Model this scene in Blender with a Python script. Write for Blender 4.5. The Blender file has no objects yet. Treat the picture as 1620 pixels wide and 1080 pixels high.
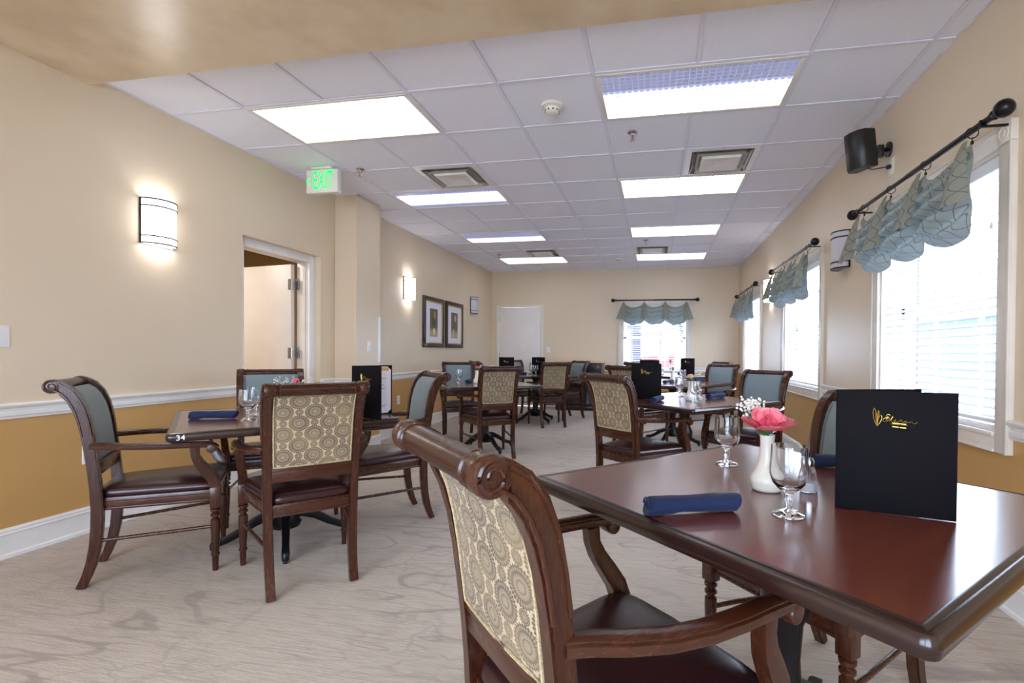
import bpy, bmesh, math, random
from mathutils import Vector, Matrix
random.seed(7)
R = math.radians
SC = bpy.context.scene
COL = SC.collection

# ------------------------------------------------------------------ camera
CAM_H = 1.13
F_PX, YAW, PITCH, ROLL, CX, CY = 777.66, 0.1878, -0.0108, -0.0082, 891.48, 565.5
cam = bpy.data.cameras.new('camera')
camo = bpy.data.objects.new('camera', cam); COL.objects.link(camo)
cam.sensor_fit = 'HORIZONTAL'; cam.sensor_width = 36.0
cam.lens = F_PX * 36.0 / 1620.0
cam.shift_x = -(CX - 810.0) / 1620.0
cam.shift_y = (CY - 540.0) / 1620.0
cam.clip_start = 0.05; cam.clip_end = 200
_r = Vector((math.cos(YAW), math.sin(YAW), 0))
_f = Vector((-math.sin(YAW) * math.cos(PITCH), math.cos(YAW) * math.cos(PITCH), math.sin(PITCH)))
_u = _r.cross(_f)
_r2 = _r * math.cos(ROLL) - _u * math.sin(ROLL)
_u2 = _r * math.sin(ROLL) + _u * math.cos(ROLL)
camo.matrix_world = Matrix(((_r2.x, _u2.x, -_f.x, 0), (_r2.y, _u2.y, -_f.y, 0), (_r2.z, _u2.z, -_f.z, CAM_H), (0, 0, 0, 1)))
SC.camera = camo

# ------------------------------------------------------------------ world, exposure
SC.view_settings.view_transform = 'Standard'
SC.view_settings.look = 'None'
SC.view_settings.gamma = 1.0
SC.view_settings.use_curve_mapping = False
SC.view_settings.exposure = 0.68
SC.cycles.use_denoising = True
SC.cycles.sample_clamp_indirect = 6.0
SC.cycles.max_bounces = 10
SC.cycles.diffuse_bounces = 5
SC.cycles.glossy_bounces = 5
SC.cycles.transmission_bounces = 10
SC.cycles.transparent_max_bounces = 24
SC.cycles.caustics_reflective = False
world = bpy.data.worlds.new('overcast_sky'); SC.world = world; world.use_nodes = True
_bg = world.node_tree.nodes['Background']
_bg.inputs[0].default_value = (0.70, 0.82, 1.0, 1)
_bg.inputs[1].default_value = 12.0
LAMP = 2.8        # emission of the ceiling lights
SCONCE = 5.0      # emission of the lit wall lights

def area_light(name, loc, rot, sx, sy, power, color=(1, 1, 1), portal=False):
    d = bpy.data.lights.new(name, 'AREA'); d.shape = 'RECTANGLE'; d.size = sx; d.size_y = sy
    d.energy = power; d.color = color
    if portal: d.cycles.is_portal = True
    o = bpy.data.objects.new(name, d); COL.objects.link(o); o.location = loc; o.rotation_euler = rot
    return o

XL, XR, YB, YF, ZC = -3.437, 1.543, 9.93, -2.6, 2.806
# an unseen area light for the side room, and portals in the window openings
area_light('side_room_light', (-4.9, 3.4, 2.6), (0, 0, 0), 0.6, 0.6, 26, (1, 0.93, 0.85))
WINS = [('window_1', (XR, 3.20), -90, 1.24), ('window_2', (XR, 5.78), -90, 1.36), ('window_3', (XR, 8.56), -90, 1.36), ('window_4', (-0.055, YB), 0, 1.24)]
for _n, (_x, _y), _a, _w in WINS:
    if _a == 0: area_light('daylight_portal', (_x, _y + 0.24, 1.43), (R(-90), 0, 0), _w, 1.3, 1, portal=True)
    else: area_light('daylight_portal', (_x + 0.24, _y, 1.43), (0, R(90), 0), 1.3, _w, 1, portal=True)

# ------------------------------------------------------------------ helpers
def lin(r, g, b):
    def f(c):
        c /= 255.0
        return c / 12.92 if c <= 0.04045 else ((c + 0.055) / 1.055) ** 2.4
    return (f(r), f(g), f(b), 1.0)

class MB:
    """a bmesh collector; build() links it as one mesh object"""
    def __init__(s): s.bm = bmesh.new(); s.uv = s.bm.loops.layers.uv.new('UVMap')
    def face(s, vs, mi=0):
        try: f = s.bm.faces.new(vs)
        except ValueError: return None
        f.material_index = mi; return f
    def box(s, x0, x1, y0, y1, z0, z1, mi=0, bevel=0.0, mat=None):
        vs = [s.bm.verts.new((x, y, z)) for x in (x0, x1) for y in (y0, y1) for z in (z0, z1)]
        fs = [(0, 1, 3, 2), (4, 6, 7, 5), (0, 4, 5, 1), (2, 3, 7, 6), (0, 2, 6, 4), (1, 5, 7, 3)]
        faces = [s.face([vs[i] for i in f], mi) for f in fs]
        if bevel:
            es = list({e for f in faces for e in f.edges})
            r = bmesh.ops.bevel(s.bm, geom=es, offset=bevel, segments=2, affect='EDGES', profile=0.5)
            vs = list({v for f in r['faces'] for v in f.verts} | {v for v in vs if v.is_valid})
            for f in r['faces']: f.material_index = mi
        if mat is not None:
            for v in vs:
                if v.is_valid: v.co = mat @ v.co
        return vs
    def rings(s, rings, closed=True, cap=True, mi=0, smoothuv=False):
        """skin a list of equal-length vertex-coordinate rings"""
        R_ = [[s.bm.verts.new(p) for p in r] for r in rings]
        n = len(R_[0]); m = n if closed else n - 1
        for a, b in zip(R_, R_[1:]):
            for i in range(m):
                j = (i + 1) % n
                s.face([a[i], a[j], b[j], b[i]], mi)
        if cap and closed:
            s.face(list(reversed(R_[0])), mi); s.face(R_[-1], mi)
        return R_
    def lathe(s, prof, n=16, c=(0, 0, 0), mi=0, cap=True, mat=None):
        rg = []
        for r, z in prof:
            ring = []
            for i in range(n):
                a = 2 * math.pi * i / n
                p = Vector((r * math.cos(a), r * math.sin(a), z))
                if mat is not None: p = mat @ p
                ring.append(p + Vector(c))
            rg.append(ring)
        return s.rings(rg, True, cap, mi)
    def tube(s, pts, r, n=8, mi=0, cap=True):
        pts = [Vector(p) for p in pts]
        rs = r if isinstance(r, (list, tuple)) else [r] * len(pts)
        rg = []; up = None
        for i, p in enumerate(pts):
            d = (pts[min(i + 1, len(pts) - 1)] - pts[max(i - 1, 0)])
            d = d.normalized() if d.length > 1e-9 else Vector((0, 0, 1))
            if up is None: up = Vector((0, 0, 1)) if abs(d.z) < 0.9 else Vector((1, 0, 0))
            a = d.cross(up)
            if a.length < 1e-6: a = d.cross(Vector((0, 1, 0)))
            a.normalize(); b = d.cross(a).normalized(); up = -b if False else up
            rg.append([p + (a * math.cos(2 * math.pi * k / n) + b * math.sin(2 * math.pi * k / n)) * rs[i] for k in range(n)])
        return s.rings(rg, True, cap, mi)
    def sweep(s, pts, sec, up=(0, 0, 1), mi=0, scale=None, sides=None):
        """sweep a 2D section (side, up) along pts; sides: optional fixed side vector"""
        pts = [Vector(p) for p in pts]; up = Vector(up); rg = []
        for i, p in enumerate(pts):
            d = (pts[min(i + 1, len(pts) - 1)] - pts[max(i - 1, 0)]).normalized()
            a = Vector(sides) if sides is not None else d.cross(up).normalized()
            b = a.cross(d).normalized()
            k = scale[i] if scale else (1, 1)
            rg.append([p + a * x * k[0] + b * y * k[1] for x, y in sec])
        return s.rings(rg, True, True, mi)
    def prism(s, poly, axis, a0, a1, mi=0, inset=0.0, depth=0.0):
        """extrude a 2D polygon along an axis; poly given in the two other axes in order"""
        def P(q, a):
            return {'x': (a, q[0], q[1]), 'y': (q[0], a, q[1]), 'z': (q[0], q[1], a)}[axis]
        A = [s.bm.verts.new(P(q, a0)) for q in poly]; B = [s.bm.verts.new(P(q, a1)) for q in poly]
        n = len(poly)
        for i in range(n): s.face([A[i], A[(i + 1) % n], B[(i + 1) % n], B[i]], mi)
        f1 = s.face(list(reversed(A)), mi); f2 = s.face(B, mi)
        if inset:
            bmesh.ops.recalc_face_normals(s.bm, faces=s.bm.faces[:])
            bmesh.ops.inset_individual(s.bm, faces=[f1, f2], thickness=inset, depth=0)
            for f in (f1, f2):
                nrm = f.normal.copy()
                for v in f.verts: v.co -= nrm * depth
        return A, B
    def sphere(s, c, r, u=12, v=8, mi=0, sz=1.0):
        prof = []
        for i in range(v + 1):
            a = math.pi * i / v
            prof.append((max(r * math.sin(a), r * 0.02), -r * math.cos(a) * sz))
        s.lathe(prof, u, c, mi)
    def grid(s, f, nu, nv, mi=0, uvf=None):
        V = [[s.bm.verts.new(f(i / nu, j / nv)) for j in range(nv + 1)] for i in range(nu + 1)]
        for i in range(nu):
            for j in range(nv):
                q = s.face([V[i][j], V[i + 1][j], V[i + 1][j + 1], V[i][j + 1]], mi)
                if q and uvf:
                    for lp, (a, b) in zip(q.loops, ((i, j), (i + 1, j), (i + 1, j + 1), (i, j + 1))):
                        lp[s.uv].uv = uvf(a / nu, b / nv)
        return V
    def mesh(s, name, mats, smooth=True, ang=38, normals=True):
        if normals: bmesh.ops.recalc_face_normals(s.bm, faces=s.bm.faces[:])
        me = bpy.data.meshes.new(name); s.bm.to_mesh(me); s.bm.free()
        for m in (mats if isinstance(mats, (list, tuple)) else [mats]): me.materials.append(m)
        if smooth:
            me.shade_smooth(); me.set_sharp_from_angle(angle=R(ang))
        return me
    def build(s, name, mats, parent=None, smooth=True, ang=38, loc=None, rot=None, normals=True):
        me = s.mesh(name, mats, smooth, ang, normals)
        return link(name, me, parent, loc, rot)

def link(name, me, parent=None, loc=None, rot=None):
    o = bpy.data.objects.new(name, me); COL.objects.link(o)
    if parent: o.parent = parent
    if loc is not None: o.location = loc
    if rot is not None: o.rotation_euler = rot
    return o

def tag(o, label=None, cat=None, group=None, kind=None):
    if label: o['label'] = label
    if cat: o['category'] = cat
    if group: o['group'] = group
    if kind: o['kind'] = kind
    return o

def thing(name, label, cat, loc=(0, 0, 0), rz=0, group=None):
    o = bpy.data.objects.new(name, None); COL.objects.link(o)
    o.empty_display_size = 0.05
    o.location = loc; o.rotation_euler = (0, 0, R(rz)); tag(o, label, cat, group); return o

def dup(root, loc, rz, label, group=None, scale=None):
    r = root.copy(); COL.objects.link(r); r.location = loc; r.rotation_euler = (0, 0, R(rz)); r['label'] = label
    if group: r['group'] = group
    if scale: r.scale = (scale,) * 3
    for ch in list(root.children):
        c = ch.copy(); COL.objects.link(c); c.parent = r
        for g in list(ch.children):
            d = g.copy(); COL.objects.link(d); d.parent = c
    return r

# ------------------------------------------------------------------ materials
class N:
    """tiny expression layer over math nodes"""
    def __init__(s, nt, sock): s.nt = nt; s.s = sock
    def _m(s, op, *a, clamp=False):
        n = s.nt.nodes.new('ShaderNodeMath'); n.operation = op; n.use_clamp = clamp
        for i, v in enumerate((s,) + a):
            if isinstance(v, N): s.nt.links.new(v.s, n.inputs[i])
            else: n.inputs[i].default_value = v
        return N(s.nt, n.outputs[0])
    def __add__(s, o): return s._m('ADD', o)
    def __sub__(s, o): return s._m('SUBTRACT', o)
    def __mul__(s, o): return s._m('MULTIPLY', o)
    def __truediv__(s, o): return s._m('DIVIDE', o)
    def f(s, op, *a): return s._m(op, *a)
    def smooth(s, a, b):
        n = s.nt.nodes.new('ShaderNodeMapRange'); n.interpolation_type = 'SMOOTHSTEP'
        s.nt.links.new(s.s, n.inputs[0]); n.inputs[1].default_value = a; n.inputs[2].default_value = b
        return N(s.nt, n.outputs[0])

class Mat:
    def __init__(s, name, color=(0.8, 0.8, 0.8, 1), rough=0.5, metal=0.0, spec=0.5, **kw):
        s.m = bpy.data.materials.new(name); s.m.use_nodes = True; s.nt = s.m.node_tree
        s.b = s.nt.nodes['Principled BSDF']
        s.b.inputs['Base Color'].default_value = color; s.b.inputs['Roughness'].default_value = rough
        s.b.inputs['Metallic'].default_value = metal; s.b.inputs['Specular IOR Level'].default_value = spec
        for k, v in kw.items(): s.b.inputs[k.replace('_', ' ')].default_value = v
    def node(s, t, **kw):
        n = s.nt.nodes.new(t)
        for k, v in kw.items(): setattr(n, k, v)
        return n
    def coord(s, kind='Object', scale=(1, 1, 1), rot=(0, 0, 0)):
        tc = s.node('ShaderNodeTexCoord'); mp = s.node('ShaderNodeMapping')
        mp.inputs['Scale'].default_value = scale; mp.inputs['Rotation'].default_value = rot
        s.nt.links.new(tc.outputs[kind], mp.inputs[0]); return mp.outputs[0]
    def world(s, scale=(1, 1, 1)):
        g = s.node('ShaderNodeNewGeometry'); mp = s.node('ShaderNodeMapping')
        mp.inputs['Scale'].default_value = scale
        s.nt.links.new(g.outputs['Position'], mp.inputs[0]); return mp.outputs[0]
    def noise(s, vec, scale=5, detail=4, rough=0.55, dist=0.0):
        n = s.node('ShaderNodeTexNoise'); s.nt.links.new(vec, n.inputs['Vector'])
        n.inputs['Scale'].default_value = scale; n.inputs['Detail'].default_value = detail
        n.inputs['Roughness'].default_value = rough; n.inputs['Distortion'].default_value = dist
        return N(s.nt, n.outputs['Fac'])
    def xyz(s, vec):
        n = s.node('ShaderNodeSeparateXYZ'); s.nt.links.new(vec, n.inputs[0])
        return [N(s.nt, o) for o in n.outputs]
    def mix(s, fac, a, b):
        n = s.node('ShaderNodeMix', data_type='RGBA')
        if isinstance(fac, N): s.nt.links.new(fac.s, n.inputs['Factor'])
        else: n.inputs['Factor'].default_value = fac
        for k, v in ((6, a), (7, b)):
            if isinstance(v, tuple): n.inputs[k].default_value = v
            else: s.nt.links.new(v, n.inputs[k])
        return n.outputs[2]
    def col(s, sock): s.nt.links.new(sock, s.b.inputs['Base Color']); return s
    def set(s, name, v): s.nt.links.new(v.s, s.b.inputs[name]); return s
    def bump(s, h, strength=0.2, dist=0.01):
        n = s.node('ShaderNodeBump'); n.inputs['Strength'].default_value = strength; n.inputs['Distance'].default_value = dist
        s.nt.links.new(h.s, n.inputs['Height']); s.nt.links.new(n.outputs[0], s.b.inputs['Normal']); return s

def wall_paint():
    a = Mat('two_tone_wall_paint', rough=0.38, spec=0.4)
    w = a.world(); x, y, z = a.xyz(w)
    n = a.noise(w, 1.3, 3)
    cream = a.mix(n, lin(226, 208, 181), lin(221, 201, 173))
    must = a.mix(n, lin(206, 164, 104), lin(198, 154, 94))
    a.col(a.mix(z.smooth(0.798, 0.802), must, cream))
    a.bump(a.noise(w, 220, 2), 0.06, 0.002)
    return a.m
M_WALL = wall_paint()
def simple(name, c, rough=0.5, metal=0.0, nscale=0, namt=0.0, c2=None, bump=0.0, bscale=80, **kw):
    a = Mat(name, c, rough, metal, **kw)
    if nscale: a.col(a.mix(a.noise(a.coord(), nscale, 4).smooth(0.3, 0.7), c, c2))
    if bump: a.bump(a.noise(a.coord(), bscale, 3), bump, 0.003)
    return a.m
M_TRIM = simple('white_trim_paint', lin(240, 237, 234), 0.32, nscale=6, c2=lin(233, 229, 224))
M_TRIM2 = simple('cream_trim_paint', lin(233, 224, 213), 0.35, nscale=6, c2=lin(226, 216, 203))
M_DOOR = simple('door_paint', lin(236, 230, 225), 0.38, nscale=3, c2=lin(231, 224, 218))
M_TAN = simple('side_room_paint', lin(200, 178, 140), 0.6, nscale=2, c2=lin(192, 168, 130))
M_SOFFIT = simple('soffit_shaded_cream', lin(198, 174, 142), 0.28, nscale=2, c2=lin(222, 202, 172), bump=0.03, bscale=60)  # same cream as the walls, darkened in colour to stand in for shade

def tile_mat():
    a = Mat('ceiling_tile_mineral', rough=0.85)
    w = a.world(); n = a.noise(w, 160, 3, 0.7); h = a.noise(w, 55, 2)
    pits = n.smooth(0.56, 0.68)
    a.col(a.mix(pits, lin(242, 243, 254), lin(226, 226, 240)))
    a.bump(n + h * 0.5, 0.25, 0.003); return a.m
M_TILE = tile_mat()
M_GRID = simple('ceiling_grid_metal', lin(232, 230, 244), 0.45)

def carpet():
    a = Mat('patterned_carpet', rough=0.95, spec=0.1)
    w = a.world()
    dn = a.node('ShaderNodeTexNoise'); a.nt.links.new(w, dn.inputs['Vector']); dn.inputs['Scale'].default_value = 2.6; dn.inputs['Detail'].default_value = 3
    vs = a.node('ShaderNodeVectorMath', operation='SCALE'); a.nt.links.new(dn.outputs['Color'], vs.inputs[0]); vs.inputs['Scale'].default_value = 0.42
    va = a.node('ShaderNodeVectorMath', operation='ADD'); a.nt.links.new(w, va.inputs[0]); a.nt.links.new(vs.outputs[0], va.inputs[1])
    mp = a.node('ShaderNodeMapping'); mp.inputs['Rotation'].default_value = (0, 0, R(-32)); mp.inputs['Scale'].default_value = (1.0, 2.1, 1)
    a.nt.links.new(va.outputs[0], mp.inputs[0])
    vo = a.node('ShaderNodeTexVoronoi', feature='DISTANCE_TO_EDGE'); vo.inputs['Scale'].default_value = 1.9
    a.nt.links.new(mp.outputs[0], vo.inputs['Vector'])
    d = N(a.nt, vo.outputs['Distance'])
    wid = a.noise(w, 1.1, 2)
    line = (d / (wid * 0.10 + 0.003)).smooth(1.0, 0.25) * a.noise(w, 1.6, 2).smooth(0.38, 0.62)
    vo2 = a.node('ShaderNodeTexVoronoi', feature='DISTANCE_TO_EDGE'); vo2.inputs['Scale'].default_value = 3.1
    a.nt.links.new(mp.outputs[0], vo2.inputs['Vector'])
    line2 = N(a.nt, vo2.outputs['Distance']).smooth(0.035, 0.012) * a.noise(w, 1.4, 2).smooth(0.52, 0.6)
    cmp_ = a.node('ShaderNodeMapping'); cmp_.inputs['Rotation'].default_value = (0, 0, R(-28)); cmp_.inputs['Scale'].default_value = (0.8, 2.6, 1); a.nt.links.new(w, cmp_.inputs[0])
    cn = a.noise(cmp_.outputs[0], 0.9, 3, 0.5, 0.5)
    cont = (((cn * 9.0).f('FRACT') - 0.5).f('ABSOLUTE')).smooth(0.11, 0.035) * a.noise(w, 1.2, 2).smooth(0.42, 0.6)
    band = (((cn * 4.5 + 0.3).f('FRACT') - 0.5).f('ABSOLUTE')).smooth(0.22, 0.08) * a.noise(w, 0.9, 2).smooth(0.45, 0.62)
    streak = a.noise(a.world((1.6, 34, 1)), 3.2, 5, 0.7)
    fine = a.noise(a.world((30, 260, 1)), 1.0, 3, 0.7)
    patch = a.noise(w, 0.8, 3).smooth(0.35, 0.7)
    base = a.mix(patch, lin(210, 199, 186), lin(199, 188, 176))
    base = a.mix(streak.smooth(0.42, 0.66) * 0.65, base, lin(172, 160, 148))
    base = a.mix(fine.smooth(0.45, 0.8) * 0.35, base, lin(164, 152, 140))
    base = a.mix(band * 0.2, base, lin(176, 164, 160))
    base = a.mix(cont * 0.55, base, lin(156, 143, 138))
    base = a.mix(line * 0.28, base, lin(160, 149, 144))
    base = a.mix(line2 * 0.25, base, lin(150, 138, 130))
    a.col(base); a.bump(fine + streak * 0.6, 0.5, 0.004); return a.m
M_CARPET = carpet()

def wood(name, c1, c2, rough=0.28, scale=(26, 26, 3.2), wear=None, coat=0.25):
    a = Mat(name, rough=rough, Coat_Weight=coat, Coat_Roughness=0.15)
    v = a.coord('Object', scale); n = a.noise(v, 1.0, 6, 0.6, 0.6)
    n2 = a.noise(a.coord('Object', (3, 3, 3)), 2.0, 2)
    base = a.mix(n.smooth(0.3, 0.72), c1, c2)
    base = a.mix(n2.smooth(0.35, 0.75) * 0.4, base, c1)
    if wear:
        wn = a.noise(a.coord('Object', (1, 1, 1)), 38, 5, 0.75).smooth(0.66, 0.74)
        g = a.node('ShaderNodeNewGeometry'); pt = N(a.nt, g.outputs['Pointiness']).smooth(0.51, 0.56)
        base = a.mix(wn * 0.07 + pt * 0.15, base, wear)
    a.col(base); a.set('Roughness', n * 0.06 + (rough - 0.03)); a.bump(n, 0.015, 0.001); return a.m
_w = (lin(47, 19, 10), lin(66, 29, 15), 0.27)
M_WOOD = wood('walnut_chair_wood', *_w, scale=(60, 60, 5), wear=lin(104, 58, 32), coat=0.1)
M_WOODX = wood('walnut_chair_wood_rails', *_w, scale=(5, 60, 60), wear=lin(104, 58, 32), coat=0.1)
M_WOODY = wood('walnut_chair_wood_arms', *_w, scale=(60, 5, 60), wear=lin(104, 58, 32), coat=0.1)
M_WOODD = wood('dark_edge_wood', lin(36, 17, 14), lin(42, 20, 16), 0.24, (9, 9, 9))
def laminate():
    a = Mat('mahogany_table_laminate', rough=0.26, Coat_Weight=0.7, Coat_Roughness=0.16)
    n = a.noise(a.coord('Object', (1.6, 24, 1)), 1.6, 5, 0.55, 0.0); n2 = a.noise(a.coord('Object', (9, 160, 1)), 1.0, 3)
    a.col(a.mix((n * 0.7 + n2 * 0.3).smooth(0.25, 0.75), lin(98, 46, 33), lin(112, 58, 43))); return a.m
M_TOP = laminate()
M_SIDEB = wood('espresso_sideboard_wood', lin(36, 20, 24), lin(46, 27, 30), 0.5)
M_BLACKM = simple('black_cast_iron', lin(22, 20, 24), 0.35, 0.3)
M_LEATHER = simple('oxblood_vinyl', lin(46, 20, 22), 0.27, nscale=4, c2=lin(54, 26, 27), bump=0.12, bscale=240)
M_BLACKP = simple('black_plastic', lin(22, 21, 23), 0.4)
M_BRONZE = simple('dark_bronze_metal', lin(38, 33, 38), 0.3, 0.7)
M_CHROME = simple('brushed_steel', lin(190, 192, 200), 0.25, 1.0)
M_BRASS = simple('sprinkler_brass', lin(190, 170, 130), 0.3, 1.0)
M_WHITEP = simple('white_plastic', lin(238, 236, 238), 0.35)
M_OFFW = simple('offwhite_plastic', lin(232, 228, 215), 0.4)
M_NAVY = Mat('navy_napkin_cloth', lin(10, 32, 72), 0.9, Sheen_Weight=0.08)
_n = M_NAVY.noise(M_NAVY.coord('Object', (1, 1, 1)), 420, 2); M_NAVY.bump(_n, 0.25, 0.001); M_NAVY = M_NAVY.m
M_CER = simple('white_ceramic', lin(232, 228, 218), 0.18)
M_FOLIO = simple('black_leatherette', lin(12, 9, 14), 0.7, bump=0.1, bscale=300, spec=0.12)
M_GOLD = simple('gold_foil', lin(214, 178, 84), 0.3, 0.85)
M_TANP = simple('tan_paper', lin(196, 158, 104), 0.7)
M_INK = simple('grey_ink', lin(120, 116, 140), 0.8)
M_SALT = simple('white_salt', lin(240, 240, 242), 0.9)
M_DARK = simple('dark_void', lin(18, 17, 20), 0.8)
M_RED = simple('red_bulb_glass', lin(200, 40, 40), 0.2)

def paper():
    a = Mat('menu_paper', lin(228, 226, 240), 0.7); return a.m
M_PAPER = paper()

def glass(name, tint=(1, 1, 1, 1), ior=1.47, rough=0.0):
    a = Mat(name, tint, rough, IOR=ior, Transmission_Weight=1.0); return a.m
M_GLASS = glass('clear_glass', (0.97, 0.98, 1, 1))
def pane_mat():
    m = bpy.data.materials.new('window_pane_glass'); m.use_nodes = True; nt = m.node_tree; nt.nodes.clear()
    o = nt.nodes.new('ShaderNodeOutputMaterial'); mx = nt.nodes.new('ShaderNodeMixShader'); t = nt.nodes.new('ShaderNodeBsdfTransparent')
    g = nt.nodes.new('ShaderNodeBsdfGlossy'); g.inputs['Roughness'].default_value = 0.0; mx.inputs[0].default_value = 0.07
    t.inputs[0].default_value = (0.95, 0.97, 1, 1)
    nt.links.new(t.outputs[0], mx.inputs[1]); nt.links.new(g.outputs[0], mx.inputs[2]); nt.links.new(mx.outputs[0], o.inputs[0]); return m
M_PANE = pane_mat()

def translucent(name, c, c2=None, fac=0.4, rough=0.7, pattern=None):
    a = Mat(name, c, rough)
    tr = a.node('ShaderNodeBsdfTranslucent'); tr.inputs[0].default_value = c2 or c
    mx = a.node('ShaderNodeMixShader'); mx.inputs[0].default_value = fac
    out = a.nt.nodes['Material Output']
    a.nt.links.new(a.b.outputs[0], mx.inputs[1]); a.nt.links.new(tr.outputs[0], mx.inputs[2]); a.nt.links.new(mx.outputs[0], out.inputs[0])
    a.tr = tr; return a
M_SLAT = translucent('white_blind_vinyl', lin(226, 228, 238), fac=0.06, rough=0.45).m
def valance_mat():
    a = translucent('sage_trellis_fabric', lin(132, 150, 146), lin(150, 172, 182), 0.15, 0.85)
    tc = a.node('ShaderNodeTexCoord'); sp = a.node('ShaderNodeSeparateXYZ'); a.nt.links.new(tc.outputs['UV'], sp.inputs[0])
    u, v = N(a.nt, sp.outputs[0]), N(a.nt, sp.outputs[1])
    # ogee trellis: two mirrored wavy line families
    wv = (v * (2 * math.pi / 0.17)).f('SINE') * 0.028
    def fam(sgn):
        t = ((u + wv * sgn) / 0.075)
        fr = (t.f('FRACT') - 0.5).f('ABSOLUTE'); return fr.smooth(0.045, 0.02)
    ln = fam(1.0).f('MAXIMUM', fam(-1.0))
    fine = a.noise(a.coord('UV', (900, 900, 1)), 1.0, 2)
    base = a.mix(fine * 0.35, lin(146, 142, 124), lin(118, 116, 102))
    a.col(a.mix(ln * 0.75, base, lin(66, 76, 82)))
    a.nt.links.new(a.mix(ln * 0.7, lin(160, 182, 190), lin(70, 85, 98)), a.tr.inputs[0])
    return a.m
M_VALANCE = valance_mat()

def medallion():
    a = Mat('medallion_upholstery', rough=0.85, Sheen_Weight=0.15)
    tc = a.node('ShaderNodeTexCoord'); sp = a.node('ShaderNodeSeparateXYZ'); a.nt.links.new(tc.outputs['UV'], sp.inputs[0])
    u, v = N(a.nt, sp.outputs[0]), N(a.nt, sp.outputs[1])
    P, Q = 0.127, 0.116
    def lat(ou, ov):
        x = ((u / P + ou).f('FRACT') - 0.5) * P; y = ((v / Q + ov).f('FRACT') - 0.5) * Q
        d = (x * x + y * y).f('SQRT'); th = y.f('ARCTAN2', x)
        return d, th
    def medal(d, th, r, petals):
        sc = (th * petals).f('SINE').f('ABSOLUTE') * (r * 0.10)
        edge = (d - (sc * -1.0 + r)).smooth(0.0012, -0.0012)
        ringw = ((d / r) * 23.0).f('SINE')
        spokes = (th * (petals * 2.0) + (d / r) * 2.0).f('SINE')
        tex = (ringw * 0.55 + spokes * 0.55) * 0.5 + 0.5
        hole = (d / r).smooth(0.14, 0.22)
        ring1 = ((d / r) - 0.38).f('ABSOLUTE').smooth(0.07, 0.03)
        return edge, tex * hole * (ring1 * -0.8 + 1.0)
    E = None; T = None
    for (ou, ov, r, p) in ((0, 0, 0.0445, 14), (0.5, 0.5, 0.0445, 14), (0.5, 0, 0.0175, 9), (0, 0.5, 0.0175, 9)):
        d, th = lat(ou, ov); e, t = medal(d, th, r, p)
        E = e if E is None else E.f('MAXIMUM', e)
        tt = e * t; T = tt if T is None else T.f('MAXIMUM', tt)
    weave = a.noise(a.coord('UV', (700, 700, 1)), 1.0, 2)
    bg = a.mix(weave, lin(194, 172, 140), lin(180, 158, 126))
    lo = lin(150, 132, 106); hi = lin(86, 72, 56)
    patch = a.noise(a.coord('UV', (6, 6, 1)), 1.0, 2).smooth(0.35, 0.65)
    md = a.mix(T.smooth(0.15, 0.7), lo, a.mix(patch, hi, lin(124, 106, 72)))
    a.col(a.mix(E, bg, md)); a.bump(weave + E * 0.4, 0.25, 0.001); return a.m
M_MEDAL = medallion()
def bluefab():
    a = Mat('slate_blue_upholstery', rough=0.8, Sheen_Weight=0.25)
    v = a.coord('UV', (60, 900, 1)); n = a.noise(v, 1.0, 2)
    n2 = a.noise(a.coord('UV', (500, 60, 1)), 1.0, 2)
    a.col(a.mix((n + n2) * 0.5, lin(104, 118, 122), lin(130, 144, 147))); a.bump(n, 0.2, 0.001); return a.m
M_BLUE = bluefab()
M_PIPE = simple('piping_cord', lin(96, 108, 114), 0.8)
M_PIPET = simple('tan_piping_cord', lin(196, 176, 140), 0.8, nscale=160, c2=lin(160, 140, 104))

def emis(name, c, s):
    a = Mat(name, c, 0.5); a.b.inputs['Emission Color'].default_value = c; a.b.inputs['Emission Strength'].default_value = s; return a
def lens_mat(name, lo, hi, base=LAMP, tint=(0.84, 0.90, 1.0, 1)):
    """prismatic lens over tubes; lit between v=lo..hi across the short side, dim outside that band"""
    a = emis(name, tint, base)
    x, y, z = a.xyz(a.coord('Object'))
    vv = (y + 0.28) / 0.56
    if lo is None: lit = vv * 0.0 + 1.0
    else: lit = vv.smooth(lo - 0.09, lo + 0.09) * vv.smooth(hi + 0.09, hi - 0.09)  # dim bands are set in the emission, per fixture
    cell = (((x / 0.0385).f('FRACT') - 0.5).f('ABSOLUTE') * 2.0).f('MAXIMUM', ((y / 0.0385).f('FRACT') - 0.5).f('ABSOLUTE') * 2.0)
    line = cell.smooth(0.72, 0.94); dot = cell.smooth(0.46, 0.2)
    e = lit * 0.86 + 0.14
    e = e * (line * 0.70 + dot * -0.46 + 0.56)
    a.set('Emission Strength', e * base)
    a.nt.links.new(a.mix(lit, lin(120, 130, 190), lin(246, 248, 255)), a.b.inputs['Emission Color'])
    a.b.inputs['Base Color'].default_value = lin(200, 205, 225); a.b.inputs['Roughness'].default_value = 0.2
    a.bump(line, 0.5, 0.004)
    return a.m

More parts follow.
